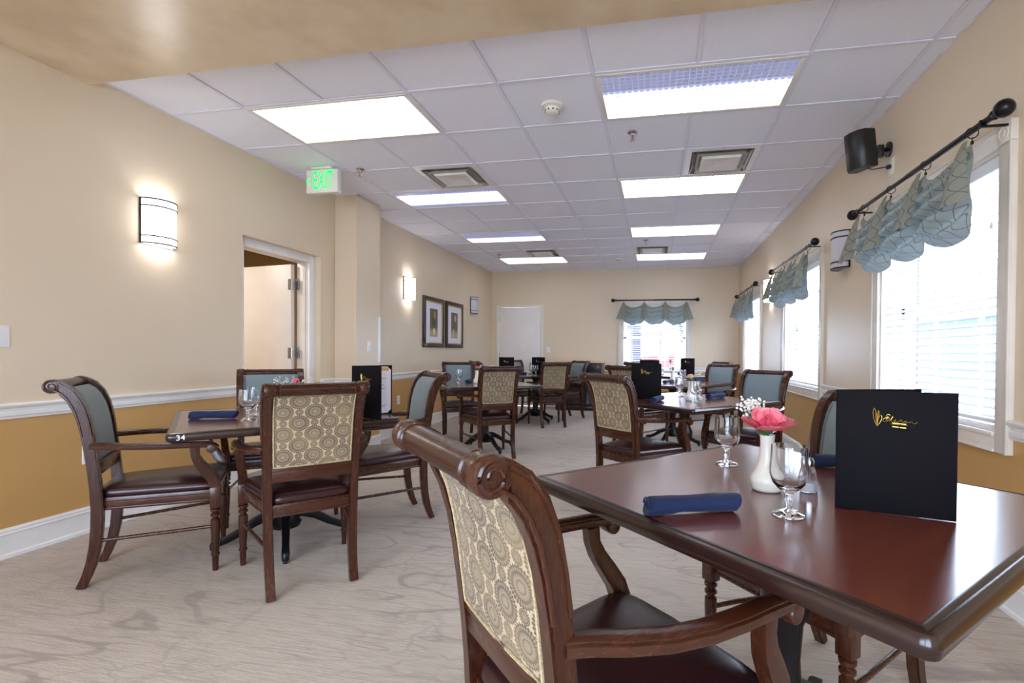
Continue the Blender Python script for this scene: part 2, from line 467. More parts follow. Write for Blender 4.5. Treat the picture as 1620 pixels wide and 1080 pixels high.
# ------------------------------------------------------------------ structure: floor, walls, ceiling
def struct(name, mb, mats, parent=None, **k):
    o = mb.build(name, mats, parent, **k)
    if parent is None: o['kind'] = 'structure'
    return o
mb = MB(); mb.box(XL - 0.05, XR + 0.1, YF - 0.1, YB + 0.1, -0.08, 0.0); struct('floor', mb, M_CARPET, smooth=False)
TW = 0.22
def wall_with_holes(name, along, a0, a1, b0, b1, zt, holes, mat=M_WALL):
    """wall slab; along 'x' or 'y'; b0..b1 its thickness; holes (a,b,z0,z1)"""
    mb = MB(); cuts = sorted(holes)
    def bx(p, q, z0, z1):
        if q - p < 1e-6 or z1 - z0 < 1e-6: return
        if along == 'y': mb.box(b0, b1, p, q, z0, z1)
        else: mb.box(p, q, b0, b1, z0, z1)
    cur = a0
    for (p, q, z0, z1) in cuts:
        bx(cur, p, 0, zt); bx(p, q, 0, z0); bx(p, q, z1, zt); cur = q
    bx(cur, a1, 0, zt)
    return struct(name, mb, mat, smooth=False)
WZ0, WZ1 = 0.78, 2.08
DOOR_Y0, DOOR_Y1, DOOR_Z = 3.57, 4.55, 2.10
wall_with_holes('wall_left', 'y', YF, YB, XL - 0.21, XL, 2.95, [(DOOR_Y0, DOOR_Y1, 0.0, DOOR_Z)])
wall_with_holes('wall_right', 'y', YF, YB, XR, XR + TW, 2.95, [(y - w / 2, y + w / 2, WZ0, WZ1) for n, (x, y), a, w in WINS[:3]])
wall_with_holes('wall_back', 'x', XL - 0.21, XR + TW, YB, YB + TW, 2.95, [(-3.27, -2.37, 0.0, 2.07), (WINS[3][1][0] - 0.62, WINS[3][1][0] + 0.62, WZ0, WZ1)])
wall_with_holes('wall_front', 'x', XL - 0.21, XR + TW, YF - 0.2, YF, 2.95, [(-3.0, -1.1, 0.35, 2.35), (-0.8, 1.1, 0.35, 2.35)])
for _i, _x in enumerate((-2.05, 0.15)):  # unseen windows added behind the camera to light the room
    _t = bpy.data.objects.new('window_%d' % (5 + _i), None); COL.objects.link(_t); _t.location = (_x, YF - 0.1, 0); _t['kind'] = 'structure'
    mb = MB()
    for (a, b, z0, z1) in ((-0.95, -0.89, 0.35, 2.35), (0.89, 0.95, 0.35, 2.35), (-0.03, 0.03, 0.41, 2.29), (-0.89, 0.89, 0.35, 0.41), (-0.89, 0.89, 2.29, 2.35)): mb.box(a, b, -0.03, 0.03, z0, z1)
    mb.build('sash', M_TRIM, _t, smooth=False)
    mb = MB(); mb.box(-0.89, 0.89, -0.002, 0.002, 0.41, 2.29); mb.build('pane', M_PANE, _t, smooth=False)
    area_light('daylight_portal', (_x, YF - 0.22, 1.35), (R(90), 0, 0), 1.9, 2.0, 1, portal=True)
# the column on the left wall with its corner guard
mb = MB(); mb.box(XL, -3.18, 4.775, 5.24, 0, ZC, bevel=0.006); col = struct('wall_column', mb, M_WALL, smooth=False)
mb = MB(); mb.box(-3.20, -3.176, 5.236, 5.244, 1.0, 1.52); mb.box(-3.181, -3.1765, 5.20, 5.244, 1.0, 1.52); mb.build('corner_guard', M_WHITEP, col, smooth=False)
# the ceiling: deck, grid bars, tiles, soffit
mb = MB(); mb.box(XL - 0.21, XR + TW, YF - 0.1, YB + TW, 2.90, 2.98); ceil = struct('ceiling', mb, M_GRID, smooth=False)
GX0, GY0, T = -2.835, 2.955, 0.61
SOFF_Y = 2.43
xs = [XL] + [GX0 + T * k for k in range(0, 8)] + [XR]
ys = [SOFF_Y] + [GY0 + T * j for j in range(0, 12)] + [YB]
mb = MB()
for k, x in enumerate(xs):
    for j in range(len(ys) - 1):
        if (k - 1) in (1, 5) and (j - 1) in (0, 3, 6, 9): continue
        mb.box(max(x - 0.012, XL), min(x + 0.012, XR), ys[j], ys[j + 1], ZC - 0.002, ZC + 0.004)
for y in ys[1:]: mb.box(XL, XR, y - 0.012, min(y + 0.012, YB), ZC - 0.0026, ZC + 0.004)
mb.build('ceiling_grid', M_GRID, ceil, smooth=False)
LIGHT_ROWS = (0, 3, 6, 9)
def is_light(k, j): return j in LIGHT_ROWS and k in (0, 1, 4, 5)
VENTS = {(1, 2), (5, 2), (1, 8), (4, 8)}
tile_cache = {}
for i in range(len(xs) - 1):
    for jj in range(len(ys) - 1):
        k, j = i - 1, jj - 1
        if is_light(k, j) or (k, j) in VENTS: continue
        w, h = xs[i + 1] - xs[i], ys[jj + 1] - ys[jj]
        key = (round(w, 3), round(h, 3))
        if key not in tile_cache:
            t_ = MB(); g = 0.0125
            t_.box(-w / 2 + g, w / 2 - g, -h / 2 + g, h / 2 - g, 0, 0.02)
            tile_cache[key] = t_.mesh('ceiling_tile', M_TILE, smooth=False)
        o = link('ceiling_tile', tile_cache[key], ceil, ((xs[i] + xs[i + 1]) / 2, (ys[jj] + ys[jj + 1]) / 2, ZC + 0.005 + random.uniform(-0.0015, 0.0015)))
mb = MB(); mb.box(XL, XR, YF, SOFF_Y, 2.742, 2.90, bevel=0.004); struct('ceiling_soffit', mb, M_SOFFIT, smooth=False)

# side room seen through the open door
mb = MB(); x0, x1, y0, y1 = -6.4, XL - 0.21, 2.2, 6.6
mb.box(x0 - 0.1, x0, y0, y1, 0, 2.7); mb.box(x0, x1, y0 - 0.1, y0, 0, 2.7); mb.box(x0, x1, y1, y1 + 0.1, 0, 2.7)
struct('wall_side_room', mb, M_TAN, smooth=False)
mb = MB(); mb.box(x0, x1, y0, y1, 2.7, 2.8); struct('ceiling_side_room', mb, M_TAN, smooth=False)
mb = MB(); mb.box(x0, x1, y0, y1, -0.06, 0.0); struct('floor_side_room', mb, M_CARPET, smooth=False)

# mouldings
RAIL = [(0, 0.0), (0.012, 0.0), (0.014, 0.012), (0.02, 0.018), (0.02, 0.034), (0.012, 0.042), (0.012, 0.055), (0.03, 0.066), (0.034, 0.076), (0.026, 0.084), (0, 0.086)]
BASE = [(0, 0.0), (0.026, 0.0), (0.026, 0.018), (0.016, 0.024), (0.016, 0.122), (0.022, 0.128), (0.016, 0.137), (0.018, 0.146), (0.008, 0.158), (0, 0.158)]
def moulding(name, runs, prof, z, mat=M_TRIM):
    """runs: ((x0,y0),(x1,y1),(nx,ny)) with n the direction into the room"""
    mb = MB()
    for (p, q, n) in runs:
        rg = [[(c[0] + n[0] * d, c[1] + n[1] * d, z + h) for d, h in prof] for c in (p, q)]
        mb.rings(rg, True, True)
    return struct(name, mb, mat, ang=30)
lx, cx_ = (1, 0), -3.18
left_runs = [((XL, YF), (XL, DOOR_Y0), lx), ((XL, DOOR_Y1), (XL, 4.775), lx), ((XL, 4.775), (cx_ + 0.0, 4.775), (0, -1)), ((cx_, 4.775), (cx_, 5.24), lx), ((XL, 5.24), (cx_, 5.24), (0, 1)), ((XL, 5.24), (XL, YB), lx)]
moulding('trim_1', left_runs, RAIL, 0.746)
moulding('baseboard_left', left_runs, BASE, 0.0)
def gaps(a0, a1, hs):
    out = []; c = a0
    for p, q in hs: out.append((c, p)); c = q
    out.append((c, a1)); return out
wg = [(y - w / 2 - 0.095, y + w / 2 + 0.095) for n, (x, y), a, w in WINS[:3]]
moulding('trim_2', [((XR, p), (XR, q), (-1, 0)) for p, q in gaps(YF, YB, wg)], RAIL, 0.762)
moulding('baseboard_right', [((XR, YF), (XR, YB), (-1, 0))], BASE, 0.0)
moulding('trim_3', [((p, YB), (q, YB), (0, -1)) for p, q in gaps(XL, XR, [(-3.33, -2.31), (WINS[3][1][0] - 0.715, WINS[3][1][0] + 0.715)])], RAIL, 0.762)
moulding('baseboard_back', [((p, YB), (q, YB), (0, -1)) for p, q in gaps(XL, XR, [(-3.33, -2.31)])], BASE, 0.0)

# ------------------------------------------------------------------ windows, blinds, rods, valances
def window(name, c, rot, w):
    t = bpy.data.objects.new(name, None); COL.objects.link(t); t.location = (c[0], c[1], 0); t.rotation_euler = (0, 0, R(rot)); t['kind'] = 'structure'
    h = w / 2; cw = 0.09
    for (a, b, z0, z1) in ((-h - cw, -h, WZ0 - cw, WZ1), (h, h + cw, WZ0 - cw, WZ1), (-h, h, WZ1, WZ1 + cw), (-h, h, WZ0 - cw, WZ0)):
        mb = MB(); mb.box(a, b, -0.022, 0.004, z0, z1, bevel=0.004)
        if b - a < 0.2: s = 1 if a > 0 else -1; mb.box(*((b - 0.016, b) if s > 0 else (a, a + 0.016)), -0.030, -0.018, z0, z1, bevel=0.003)
        elif z0 < 1: mb.box(a, b, -0.032, -0.02, z1 - 0.018, z1, bevel=0.003); mb.box(a, b, -0.030, -0.018, z0, z0 + 0.014, bevel=0.003)
        else: mb.box(a, b, -0.030, -0.018, z1 - 0.014, z1, bevel=0.003)
        mb.build('casing', M_TRIM2, t)
    for s in (-1, 1):
        mb = MB(); x = s * (h + cw / 2); mb.box(x - cw / 2, x + cw / 2, -0.030, 0.004, WZ1, WZ1 + cw + 0.005, bevel=0.004)
        mt = Matrix.Translation((x, -0.030, WZ1 + cw / 2)) @ Matrix.Rotation(R(90), 4, 'X')
        mb.lathe([(0.034, 0.0), (0.034, 0.004), (0.028, 0.005), (0.024, 0.001), (0.016, 0.001), (0.012, 0.006), (0.002, 0.007)], 20, mat=mt)
        mb.build('rosette_block', M_TRIM2, t)
    mb = MB()
    mb.box(-h, -h + 0.015, 0, TW, WZ0, WZ1); mb.box(h - 0.015, h, 0, TW, WZ0, WZ1); mb.box(-h, h, 0, TW, WZ1 - 0.015, WZ1)
    mb.build('jamb', M_TRIM2, t, smooth=False)
    mb = MB(); mb.box(-h, h, -0.004, TW, WZ0, WZ0 + 0.018, bevel=0.003); mb.build('sill', M_TRIM, t)
    mb = MB(); q = 0.045; i = h - 0.015; zm = 1.43
    for (a, b, z0, z1) in ((-i, -i + q, WZ0 + 0.018, WZ1 - 0.015), (i - q, i, WZ0 + 0.018, WZ1 - 0.015), (-i, i, WZ0 + 0.018, WZ0 + 0.07), (-i, i, WZ1 - 0.06, WZ1 - 0.015), (-i, i, zm - 0.02, zm + 0.02)):
        mb.box(a, b, 0.13, 0.17, z0, z1)
    for x in (-i * 0.36, i * 0.36): mb.box(x - 0.009, x + 0.009, 0.14, 0.16, WZ0 + 0.07, WZ1 - 0.06)
    mb.build('sash', M_TRIM, t, smooth=False)
    mb = MB(); mb.box(-i + 0.03, i - 0.03, 0.149, 0.152, WZ0 + 0.05, WZ1 - 0.05); mb.build('pane', M_PANE, t, smooth=False)
    return t
slat_cache = {}
def blind(c, rot, w, label, tilt=14):
    t = thing('window_blind', label, 'blind', (c[0], c[1], WZ0 + 0.018), rot, 'white horizontal blinds in the windows')
    h = w / 2 - 0.022; H = WZ1 - 0.015 - WZ0 - 0.018
    mb = MB(); mb.box(-h, h, 0.012, 0.07, H - 0.06, H - 0.001, bevel=0.004); mb.build('headrail', M_WHITEP, t)
    mb = MB(); mb.box(-h, h, 0.022, 0.068, 0.012, 0.032, bevel=0.004); mb.build('bottom_rail', M_WHITEP, t)
    key = round(w, 3)
    if key not in slat_cache:
        mb = MB(); sw = 0.025
        mb.rings([[(x, d, 0.0035 * (1 - (d / sw) ** 2) + e) for d, e in ((-sw, 0), (-sw * 0.4, 0), (sw * 0.4, 0), (sw, 0), (sw, 0.002), (sw * 0.4, 0.002), (-sw * 0.4, 0.002), (-sw, 0.002))] for x in (-h, h)], True, True)
        slat_cache[key] = mb.mesh('slat', M_SLAT, ang=60)
    n = int((H - 0.10) / 0.0435)
    for k in range(n):
        link('slat', slat_cache[key], t, (0, 0.045, 0.05 + 0.0435 * k), (R(tilt), 0, 0))
    for x in (-h * 0.72, -0.24 * h, h * 0.24, h * 0.72):
        mb = MB(); mb.tube([(x, 0.019, 0.03), (x, 0.019, H - 0.05)], 0.0008, 4); mb.tube([(x, 0.071, 0.03), (x, 0.071, H - 0.05)], 0.0008, 4); mb.build('ladder_cord', M_WHITEP, t)
    mb = MB(); x = h * 0.88 * (1 if rot == -90 else -1); mb.tube([(x, 0.012, H - 0.05), (x, 0.01, H - 0.30)], 0.0012, 5)
    mb.lathe([(0.003, 0.0), (0.008, -0.02), (0.008, -0.03), (0.003, -0.034)], 10, (x, 0.01, H - 0.30)); mb.build('pull_cord', M_WHITEP, t)
    return t
def rod(c, rot, w, label):
    t = thing('curtain_rod', label, 'curtain rod', (c[0], c[1], 2.17), rot, 'dark curtain rods over the windows')
    L = w / 2 + 0.13; y = -0.12
    mb = MB(); mb.tube([(-L, y, 0), (L, y, 0)], 0.0125, 14); mb.tube([(0, y, 0), (L, y, 0)], 0.0145, 14); mb.build('rod_tube', M_BRONZE, t)
    for s in (-1, 1):
        mb = MB(); mt = Matrix.Translation((s * L, y, 0)) @ Matrix.Rotation(R(90 * s), 4, 'Y')
        mb.lathe([(0.017, -0.012), (0.017, 0.0), (0.022, 0.004), (0.022, 0.012), (0.014, 0.018), (0.014, 0.024), (0.026, 0.034), (0.036, 0.052), (0.038, 0.066), (0.034, 0.084), (0.02, 0.098), (0.004, 0.103)], 20, mat=mt)
        mb.build('finial', M_BRONZE, t)
        mb = MB(); x = s * (L - 0.06); mb.box(x - 0.006, x + 0.006, y - 0.015, -0.001, -0.024, -0.015); mb.box(x - 0.006, x + 0.006, -0.006, -0.001, -0.075, -0.015)
        mb.box(x - 0.006, x + 0.006, y - 0.02, y - 0.0145, -0.022, 0.008); mb.build('bracket', M_BRONZE, t)
    for x in (-0.63, -0.21, 0.21, 0.63):
        x *= (w + 0.06) / 1.36
        mb = MB(); pts = [(x + 0.004 * math.sin(a), y + 0.024 * math.sin(a), -0.010 + 0.024 * math.cos(a)) for a in [2 * math.pi * k / 18 for k in range(19)]]
        mb.tube(pts, 0.0026, 6); mb.tube([(x, y, -0.034), (x, y, -0.05)], 0.0022, 5); mb.box(x - 0.006, x + 0.006, y - 0.004, y + 0.004, -0.064, -0.048); mb.build('ring', M_BRONZE, t)
    return t
def valance(c, rot, w, label, seed, puff=1.0):
    rnd = random.Random(seed)
    t = thing('valance', label, 'valance', (c[0], c[1], 2.17), rot, 'sage swag valances over the windows')
    k = (w + 0.06) / 1.36; rx = [x * k for x in (-0.63, -0.21, 0.21, 0.63)]; y0 = -0.12
    for s in range(3):
        a, b = rx[s], rx[s + 1]; ph = rnd.uniform(-0.5, 0.5); amp = rnd.uniform(0.85, 1.2)
        def f(i, j, a=a, b=b, ph=ph, amp=amp):
            u = 2 * i - 1; q = 1 - abs(u) ** 2.2; v = j
            x = a + (b - a) * i + 0.012 * math.sin(v * 9 + ph) * u
            top = -0.062 - 0.075 * q
            bot = -0.40 - 0.105 * q ** 0.8
            z = top + (bot - top) * (v ** 0.92) + 0.006 * math.sin(13 * i + ph) * v
            out = puff * (0.10 * q ** 0.7 * math.sin(math.pi * min(1, 0.12 + v * 0.82)) ** 0.9)
            sn = math.sin(2 * math.pi * (4.6 * v ** 0.85 + 0.16 * math.sin(2.4 * u + ph) + 0.05 * math.sin(7 * u))); fold = 0.036 * amp * q ** 0.5 * math.copysign(abs(sn) ** 0.75, sn) * (0.35 + 0.65 * (1 - abs(v * 2 - 1.1)))
            curl = 0.06 * puff * q * max(0, v - 0.86) / 0.14
            return (x, y0 - out - fold + curl + 0.015 * (1 - q) * 0, z + (0.02 * q * max(0, v - 0.9) / 0.1))
        mb = MB(); mb.grid(f, 30, 64, uvf=lambda i, j, a=a, b=b: (a + (b - a) * i, j * 0.62))
        o = mb.build('swag', M_VALANCE, t, ang=80, normals=False)
    for n_, x in enumerate(rx):
        end = n_ in (0, 3); hw0 = 0.022; hw1 = 0.10 if end else 0.085; hw1 *= rnd.uniform(0.9, 1.15); ln = (-0.36 if not end else -0.375) + rnd.uniform(-0.02, 0.02); lean = rnd.uniform(-0.02, 0.02) + (0.03 * (-1 if n_ == 0 else 1) if end else 0)
        def f(i, j, x=x, hw1=hw1, ln=ln, lean=lean, end=end):
            u = 2 * i - 1; hw = hw0 + (hw1 - hw0) * j ** 0.8
            d = 0.030 + puff * 0.125 * j ** 0.7 * (1 - 0.5 * abs(u) ** 1.6)
            d += 0.006 * math.sin(u * 5 + x * 20) * j
            return (x + u * hw + lean * j, y0 - d, -0.058 + (ln + 0.058) * j - 0.012 * (1 - abs(u)) * j + (0.008 if j == 0 else 0))
        mb = MB(); mb.grid(f, 12, 16, uvf=lambda i, j, x=x: (x + 0.13 * i, 0.3 + j * 0.36)); mb.build('tail', M_VALANCE, t, ang=80, normals=False)
    return t
wl = ['nearest on the right wall, beside the wall speaker', 'middle window of the right wall', 'far window of the right wall, by the corner', 'on the back wall']
for i, (n, (x, y), a, w) in enumerate(WINS):
    window(n, (x, y), a, w)
    blind((x, y), a, w, 'white horizontal blind, ' + wl[i], 26 if i != 3 else 10)
    rod((x, y), a, w, 'dark bronze curtain rod, ' + wl[i])
    valance((x, y), a, w, 'sage green swag valance with trellis lines, ' + wl[i], 11 + i, 1.0 if i < 3 else 0.55)

# ------------------------------------------------------------------ doors
def door_left():
    t = bpy.data.objects.new('door_1', None); COL.objects.link(t); t['kind'] = 'structure'
    x = XL - 0.065
    mb = MB()
    for (a, b, z0, z1) in ((DOOR_Y0, DOOR_Y0 + 0.084, 0, DOOR_Z), (DOOR_Y1 - 0.084, DOOR_Y1, 0, DOOR_Z), (DOOR_Y0 + 0.084, DOOR_Y1 - 0.084, DOOR_Z - 0.075, DOOR_Z)):
        mb.box(x - 0.02, x, a, b, z0, z1, bevel=0.003)
    mb.build('door_casing', M_TRIM, t)
    mb = MB(); jy = DOOR_Y1 - 0.084
    mb.box(x - 0.145, x - 0.02, jy, DOOR_Y1, 0, DOOR_Z - 0.075, bevel=0.002); mb.box(x - 0.145, x - 0.02, DOOR_Y0, DOOR_Y0 + 0.084, 0, DOOR_Z - 0.075, bevel=0.002)
    mb.box(x - 0.145, x - 0.02, DOOR_Y0 + 0.084, jy, DOOR_Z - 0.075, DOOR_Z, bevel=0.002); mb.box(x - 0.07, x - 0.045, jy - 0.012, jy, 0, DOOR_Z - 0.075)
    mb.build('door_jamb', M_TRIM2, t)
    piv = (x - 0.155, jy - 0.012, 0)
    mb = MB(); mb.box(-0.86, -0.01, -0.045, 0.0, 0.012, 2.005, bevel=0.003)
    lf = mb.build('door_leaf', M_DOOR, t, loc=piv, rot=(0, 0, R(-9)))
    for z in (0.32, 1.10, 1.80):
        mb = MB(); mb.box(-0.02, 0.0, -0.047, -0.044, z - 0.055, z + 0.055); mb.lathe([(0.007, z - 0.055), (0.007, z + 0.055)], 10, (0.004, -0.047, 0))
        mb.box(0.008, 0.05, -0.008, -0.004, z - 0.055, z + 0.055); mb.box(-0.045, -0.005, -0.049, -0.0455, z - 0.055, z + 0.055); mb.build('hinge', M_CHROME, lf)
    mb = MB(); mt = Matrix.Rotation(R(90), 4, 'X'); mb.lathe([(0.03, 0), (0.03, 0.01), (0.01, 0.012), (0.01, 0.045), (0.026, 0.05), (0.028, 0.065), (0.015, 0.075)], 16, (-0.80, -0.045, 1.0), mat=mt); mb.build('door_knob', M_CHROME, lf)
door_left()
def door_back():
    t = bpy.data.objects.new('door_2', None); COL.objects.link(t); t['kind'] = 'structure'; t.location = (0, YB, 0)
    mb = MB()
    for (a, b, z0, z1) in ((-3.325, -3.265, 0, 2.105), (-2.375, -2.315, 0, 2.105), (-3.265, -2.375, 2.06, 2.105)): mb.box(a, b, -0.02, 0.1, z0, z1, bevel=0.003)
    mb.build('door_casing', M_TRIM2, t)
    mb = MB(); mb.box(-3.262, -2.378, 0.0, 0.045, 0.01, 2.056, bevel=0.003); lf = mb.build('door_leaf', M_DOOR, t)
    for z in (0.3, 1.05, 1.82):
        mb = MB(); mb.box(-3.29, -3.255, -0.006, 0.0, z - 0.055, z + 0.055); mb.lathe([(0.006, z - 0.055), (0.006, z + 0.055)], 8, (-3.263, -0.009, 0)); mb.build('hinge', M_CHROME, lf)
    mb = MB(); mb.lathe([(0.028, 0), (0.028, 0.01), (0.01, 0.012), (0.01, 0.04), (0.025, 0.05), (0.015, 0.065)], 14, (-2.45, 0.0, 0.98), mat=Matrix.Rotation(R(90), 4, 'X')); mb.build('door_knob', M_CHROME, lf)
door_back()

# ------------------------------------------------------------------ ceiling fixtures
profiles = {(0, 0): (None, None), (4, 0): (0.42, 1.2), (0, 3): (0.22, 0.78), (4, 3): (None, None), (0, 6): (0.55, 1.2), (4, 6): (None, None), (0, 9): (None, None), (4, 9): (None, None)}
lens_by = {}
cl = {(0, 0): 'large lit ceiling light nearest the left wall sconce', (4, 0): 'large ceiling light with one dark tube, nearest the smoke detector', (0, 3): 'ceiling light behind the left air vent, dim along both long edges',
      (4, 3): 'fully lit ceiling light directly behind the right air vent', (0, 6): 'mostly dark ceiling light, third in the left row', (4, 6): 'bright ceiling light, third in the right row', (0, 9): 'farthest ceiling light of the left row', (4, 9): 'farthest ceiling light of the right row'}
fr_me = ls = None
for (k, j), pr in profiles.items():
    key = pr
    if key not in lens_by: lens_by[key] = lens_mat('prismatic_lens_' + str(len(lens_by)), pr[0], pr[1] or 1)
    t = thing('ceiling_light', cl[(k, j)], 'ceiling light', (GX0 + T * (k + 1), GY0 + T * (j + 0.5), ZC), 0, 'recessed fluorescent ceiling lights')
    if fr_me is None:
        mb = MB(); a, b, c_, d = 0.598, 0.293, 0.575, 0.27
        for (p, q, r_, s_) in ((-a, a, -b, -d), (-a, a, d, b), (-a, -c_, -d, d), (c_, a, -d, d)): mb.box(p, q, r_, s_, -0.006, 0.03, bevel=0.002)
        fr_me = mb.mesh('lamp_frame', M_OFFW)
        mb = MB(); mb.box(-c_, c_, -d, d, 0.0, 0.004); ls = mb.mesh('lens', M_GRID, smooth=False)
        mb = MB(); mb.box(-a, a, -b, b, 0.03, 0.085); hs = mb.mesh('lamp_housing', M_GRID, smooth=False)
    link('lamp_frame', fr_me, t)
    me = ls.copy(); me.materials.clear(); me.materials.append(lens_by[key]); link('lens', me, t)
    link('lamp_housing', hs, t)
# two unseen lights added in the soffit behind the camera as fill
M_SL = lens_mat('prismatic_lens_fill', None, 1, LAMP * 1.1)
for i, (x, y) in enumerate(((-2.2, 0.2), (0.3, -0.6))):
    t = thing('ceiling_light', ('unseen fill light added in the soffit, left side', 'unseen fill light added in the soffit, right side')[i], 'ceiling light', (x, y, 2.742), 0, 'recessed fluorescent ceiling lights')
    link('lamp_frame', fr_me, t); me = ls.copy(); me.materials.clear(); me.materials.append(M_SL); link('lens', me, t, (0, 0, -0.005))

def vent(k, j, label):
    t = thing('air_vent', label, 'air vent', (GX0 + T * (k + 0.5), GY0 + T * (j + 0.5), ZC), 0, 'square ceiling air vents')
    def frame(a, z0, b, z1, th=0.004):
        mb = MB(); V = [[mb.bm.verts.new((s * r_, u * r_, z)) for s, u in ((-1, -1), (1, -1), (1, 1), (-1, 1))] for r_, z in ((a, z0), (b, z1), (b - th, z1 + th), (a - th, z0 + th))]
        for p, q in zip(V, V[1:] + V[:1]):
            for i in range(4): mb.face([p[i], p[(i + 1) % 4], q[(i + 1) % 4], q[i]])
        return mb
    frame(0.298, 0.0, 0.25, -0.004).build('vent_frame', M_TRIM, t, ang=20)
    frame(0.25, -0.004, 0.225, 0.03).build('vent_collar', M_TRIM, t, ang=20)
    mb = MB(); mb.box(-0.21, 0.21, -0.21, 0.21, 0.035, 0.045); mb.build('vent_backing', M_OFFW, t, smooth=False)
    frame(0.236, -0.012, 0.205, 0.012).build('vent_cone', M_CHROME, t, ang=20)
    frame(0.200, -0.022, 0.172, 0.006).build('vent_cone', M_TRIM, t, ang=20)
    mb = MB(); a = 0.165; V = [mb.bm.verts.new(p) for p in ((-a, -a, -0.012), (a, -a, -0.012), (a, a, -0.012), (-a, a, -0.012))]
    W = [mb.bm.verts.new(p) for p in ((-0.15, -0.15, -0.03), (0.15, -0.15, -0.03), (0.15, 0.15, -0.03), (-0.15, 0.15, -0.03))]; c = mb.bm.verts.new((0, 0, -0.006))
    for i in range(4): mb.face([V[i], V[(i + 1) % 4], W[(i + 1) % 4], W[i]]); mb.face([W[i], W[(i + 1) % 4], c])
    mb.face(V[::-1]); mb.build('vent_plate', M_TRIM, t, ang=10)
    return t
vent(1, 2, 'square air vent with metal louvre, left of the room near the exit sign')
vent(5, 2, 'square air vent with metal louvre, right row near the speaker')
vent(1, 8, 'farthest air vent on the left, before the last light')
vent(4, 8, 'farthest air vent on the right, before the last light')

def smoke(x, y, label):
    t = thing('smoke_detector', label, 'smoke detector', (x, y, ZC - 0.001), 0, 'round smoke detectors on the ceiling')
    mb = MB(); mb.lathe([(0.075, 0.006), (0.078, 0.0), (0.076, -0.012), (0.06, -0.018), (0.002, -0.018)], 28); mb.build('detector_base', M_OFFW, t)
    mb = MB(); mb.lathe([(0.05, -0.016), (0.052, -0.03), (0.046, -0.044), (0.03, -0.054), (0.002, -0.056)], 28)
    h = mb.build('detector_head', M_OFFW, t)
    mb = MB()
    for i in range(10):
        a = 2 * math.pi * i / 10; mb.box(-0.006, 0.006, -0.001, 0.001, -0.004, 0.004, mat=Matrix.Translation((0.0495 * math.cos(a), 0.0495 * math.sin(a), -0.038)) @ Matrix.Rotation(a + math.pi / 2, 4, 'Z'))
    mb.build('sensor_slots', M_DARK, h, smooth=False)
smoke(-0.717, 3.29, 'round white smoke detector, the near one between the front lights')
smoke(-0.685, 8.8, 'round white smoke detector, far one near the back wall')
def sprinkler(x, y, label):
    t = thing('sprinkler', label, 'sprinkler', (x, y, ZC - 0.001), 0, 'fire sprinklers on the ceiling')
    mb = MB(); mb.lathe([(0.036, 0.004), (0.037, -0.003), (0.03, -0.008), (0.014, -0.010), (0.012, -0.022), (0.002, -0.022)], 20); mb.build('escutcheon', M_CHROME, t)
    mb = MB()
    for s in (-1, 1): mb.tube([(s * 0.010, 0, -0.02), (s * 0.013, 0, -0.035), (s * 0.010, 0, -0.05), (0, 0, -0.056)], 0.0022, 6)
    mb.lathe([(0.002, -0.054), (0.016, -0.058), (0.018, -0.061), (0.002, -0.061)], 16); mb.build('deflector', M_BRASS, t)
    mb = MB(); mb.lathe([(0.0025, -0.02), (0.003, -0.035), (0.0025, -0.05)], 8); mb.build('bulb', M_RED, t)
sprinkler(-0.20, 3.79, 'fire sprinkler between the near light and the right air vent')
sprinkler(-2.715, 4.135, 'fire sprinkler just right of the exit sign')
sprinkler(-2.696, 8.16, 'farthest fire sprinkler in the left row')
sprinkler(-0.177, 7.43, 'fire sprinkler before the far right air vent')

def text_mesh(txt, size, mat, parent, name, loc, rot, depth=0.0008, font_scale=1.0):
    cu = bpy.data.curves.new(name, 'FONT'); cu.body = txt; cu.size = size; cu.extrude = depth; cu.align_x = 'CENTER'; cu.align_y = 'CENTER'; cu.offset = size * 0.003
    tmp = bpy.data.objects.new(name + '_tmp', cu); COL.objects.link(tmp)
    dg = bpy.context.evaluated_depsgraph_get(); me = bpy.data.meshes.new_from_object(tmp.evaluated_get(dg))
    COL.objects.unlink(tmp); bpy.data.objects.remove(tmp)
    me.materials.clear(); me.materials.append(mat)
    o = link(name, me, parent, loc, rot); o.scale = (font_scale, 1, 1); return o
# exit sign
t = thing('exit_sign', 'white ceiling-hung exit sign with green letters and left arrow', 'exit sign', (-3.03, 4.05, ZC), 0)
mb = MB(); mb.box(-0.10, 0.10, -0.05, 0.05, -0.018, 0.0, bevel=0.003); mb.build('canopy', M_OFFW, t)
mb = MB(); mb.box(-0.16, 0.16, -0.028, 0.028, -0.232, -0.02, bevel=0.004); sg = mb.build('sign_box', M_OFFW, t)
M_GREEN = emis('green_exit_letters', lin(20, 220, 90), 1.3).m
text_mesh('EXIT', 0.235, M_GREEN, sg, 'letters', (0.012, -0.0295, -0.126), (R(90), 0, 0), font_scale=0.44)
mb = MB()
for s in (-1, 1): mb.box(-0.022, 0.022, 0, 0.0015, -0.0055, 0.0055, mat=Matrix.Translation((-0.138, -0.0305, -0.126 + s * 0.014)) @ Matrix.Rotation(R(-40 * s), 4, 'Y'))
mb.build('arrow', M_GREEN, sg, smooth=False)

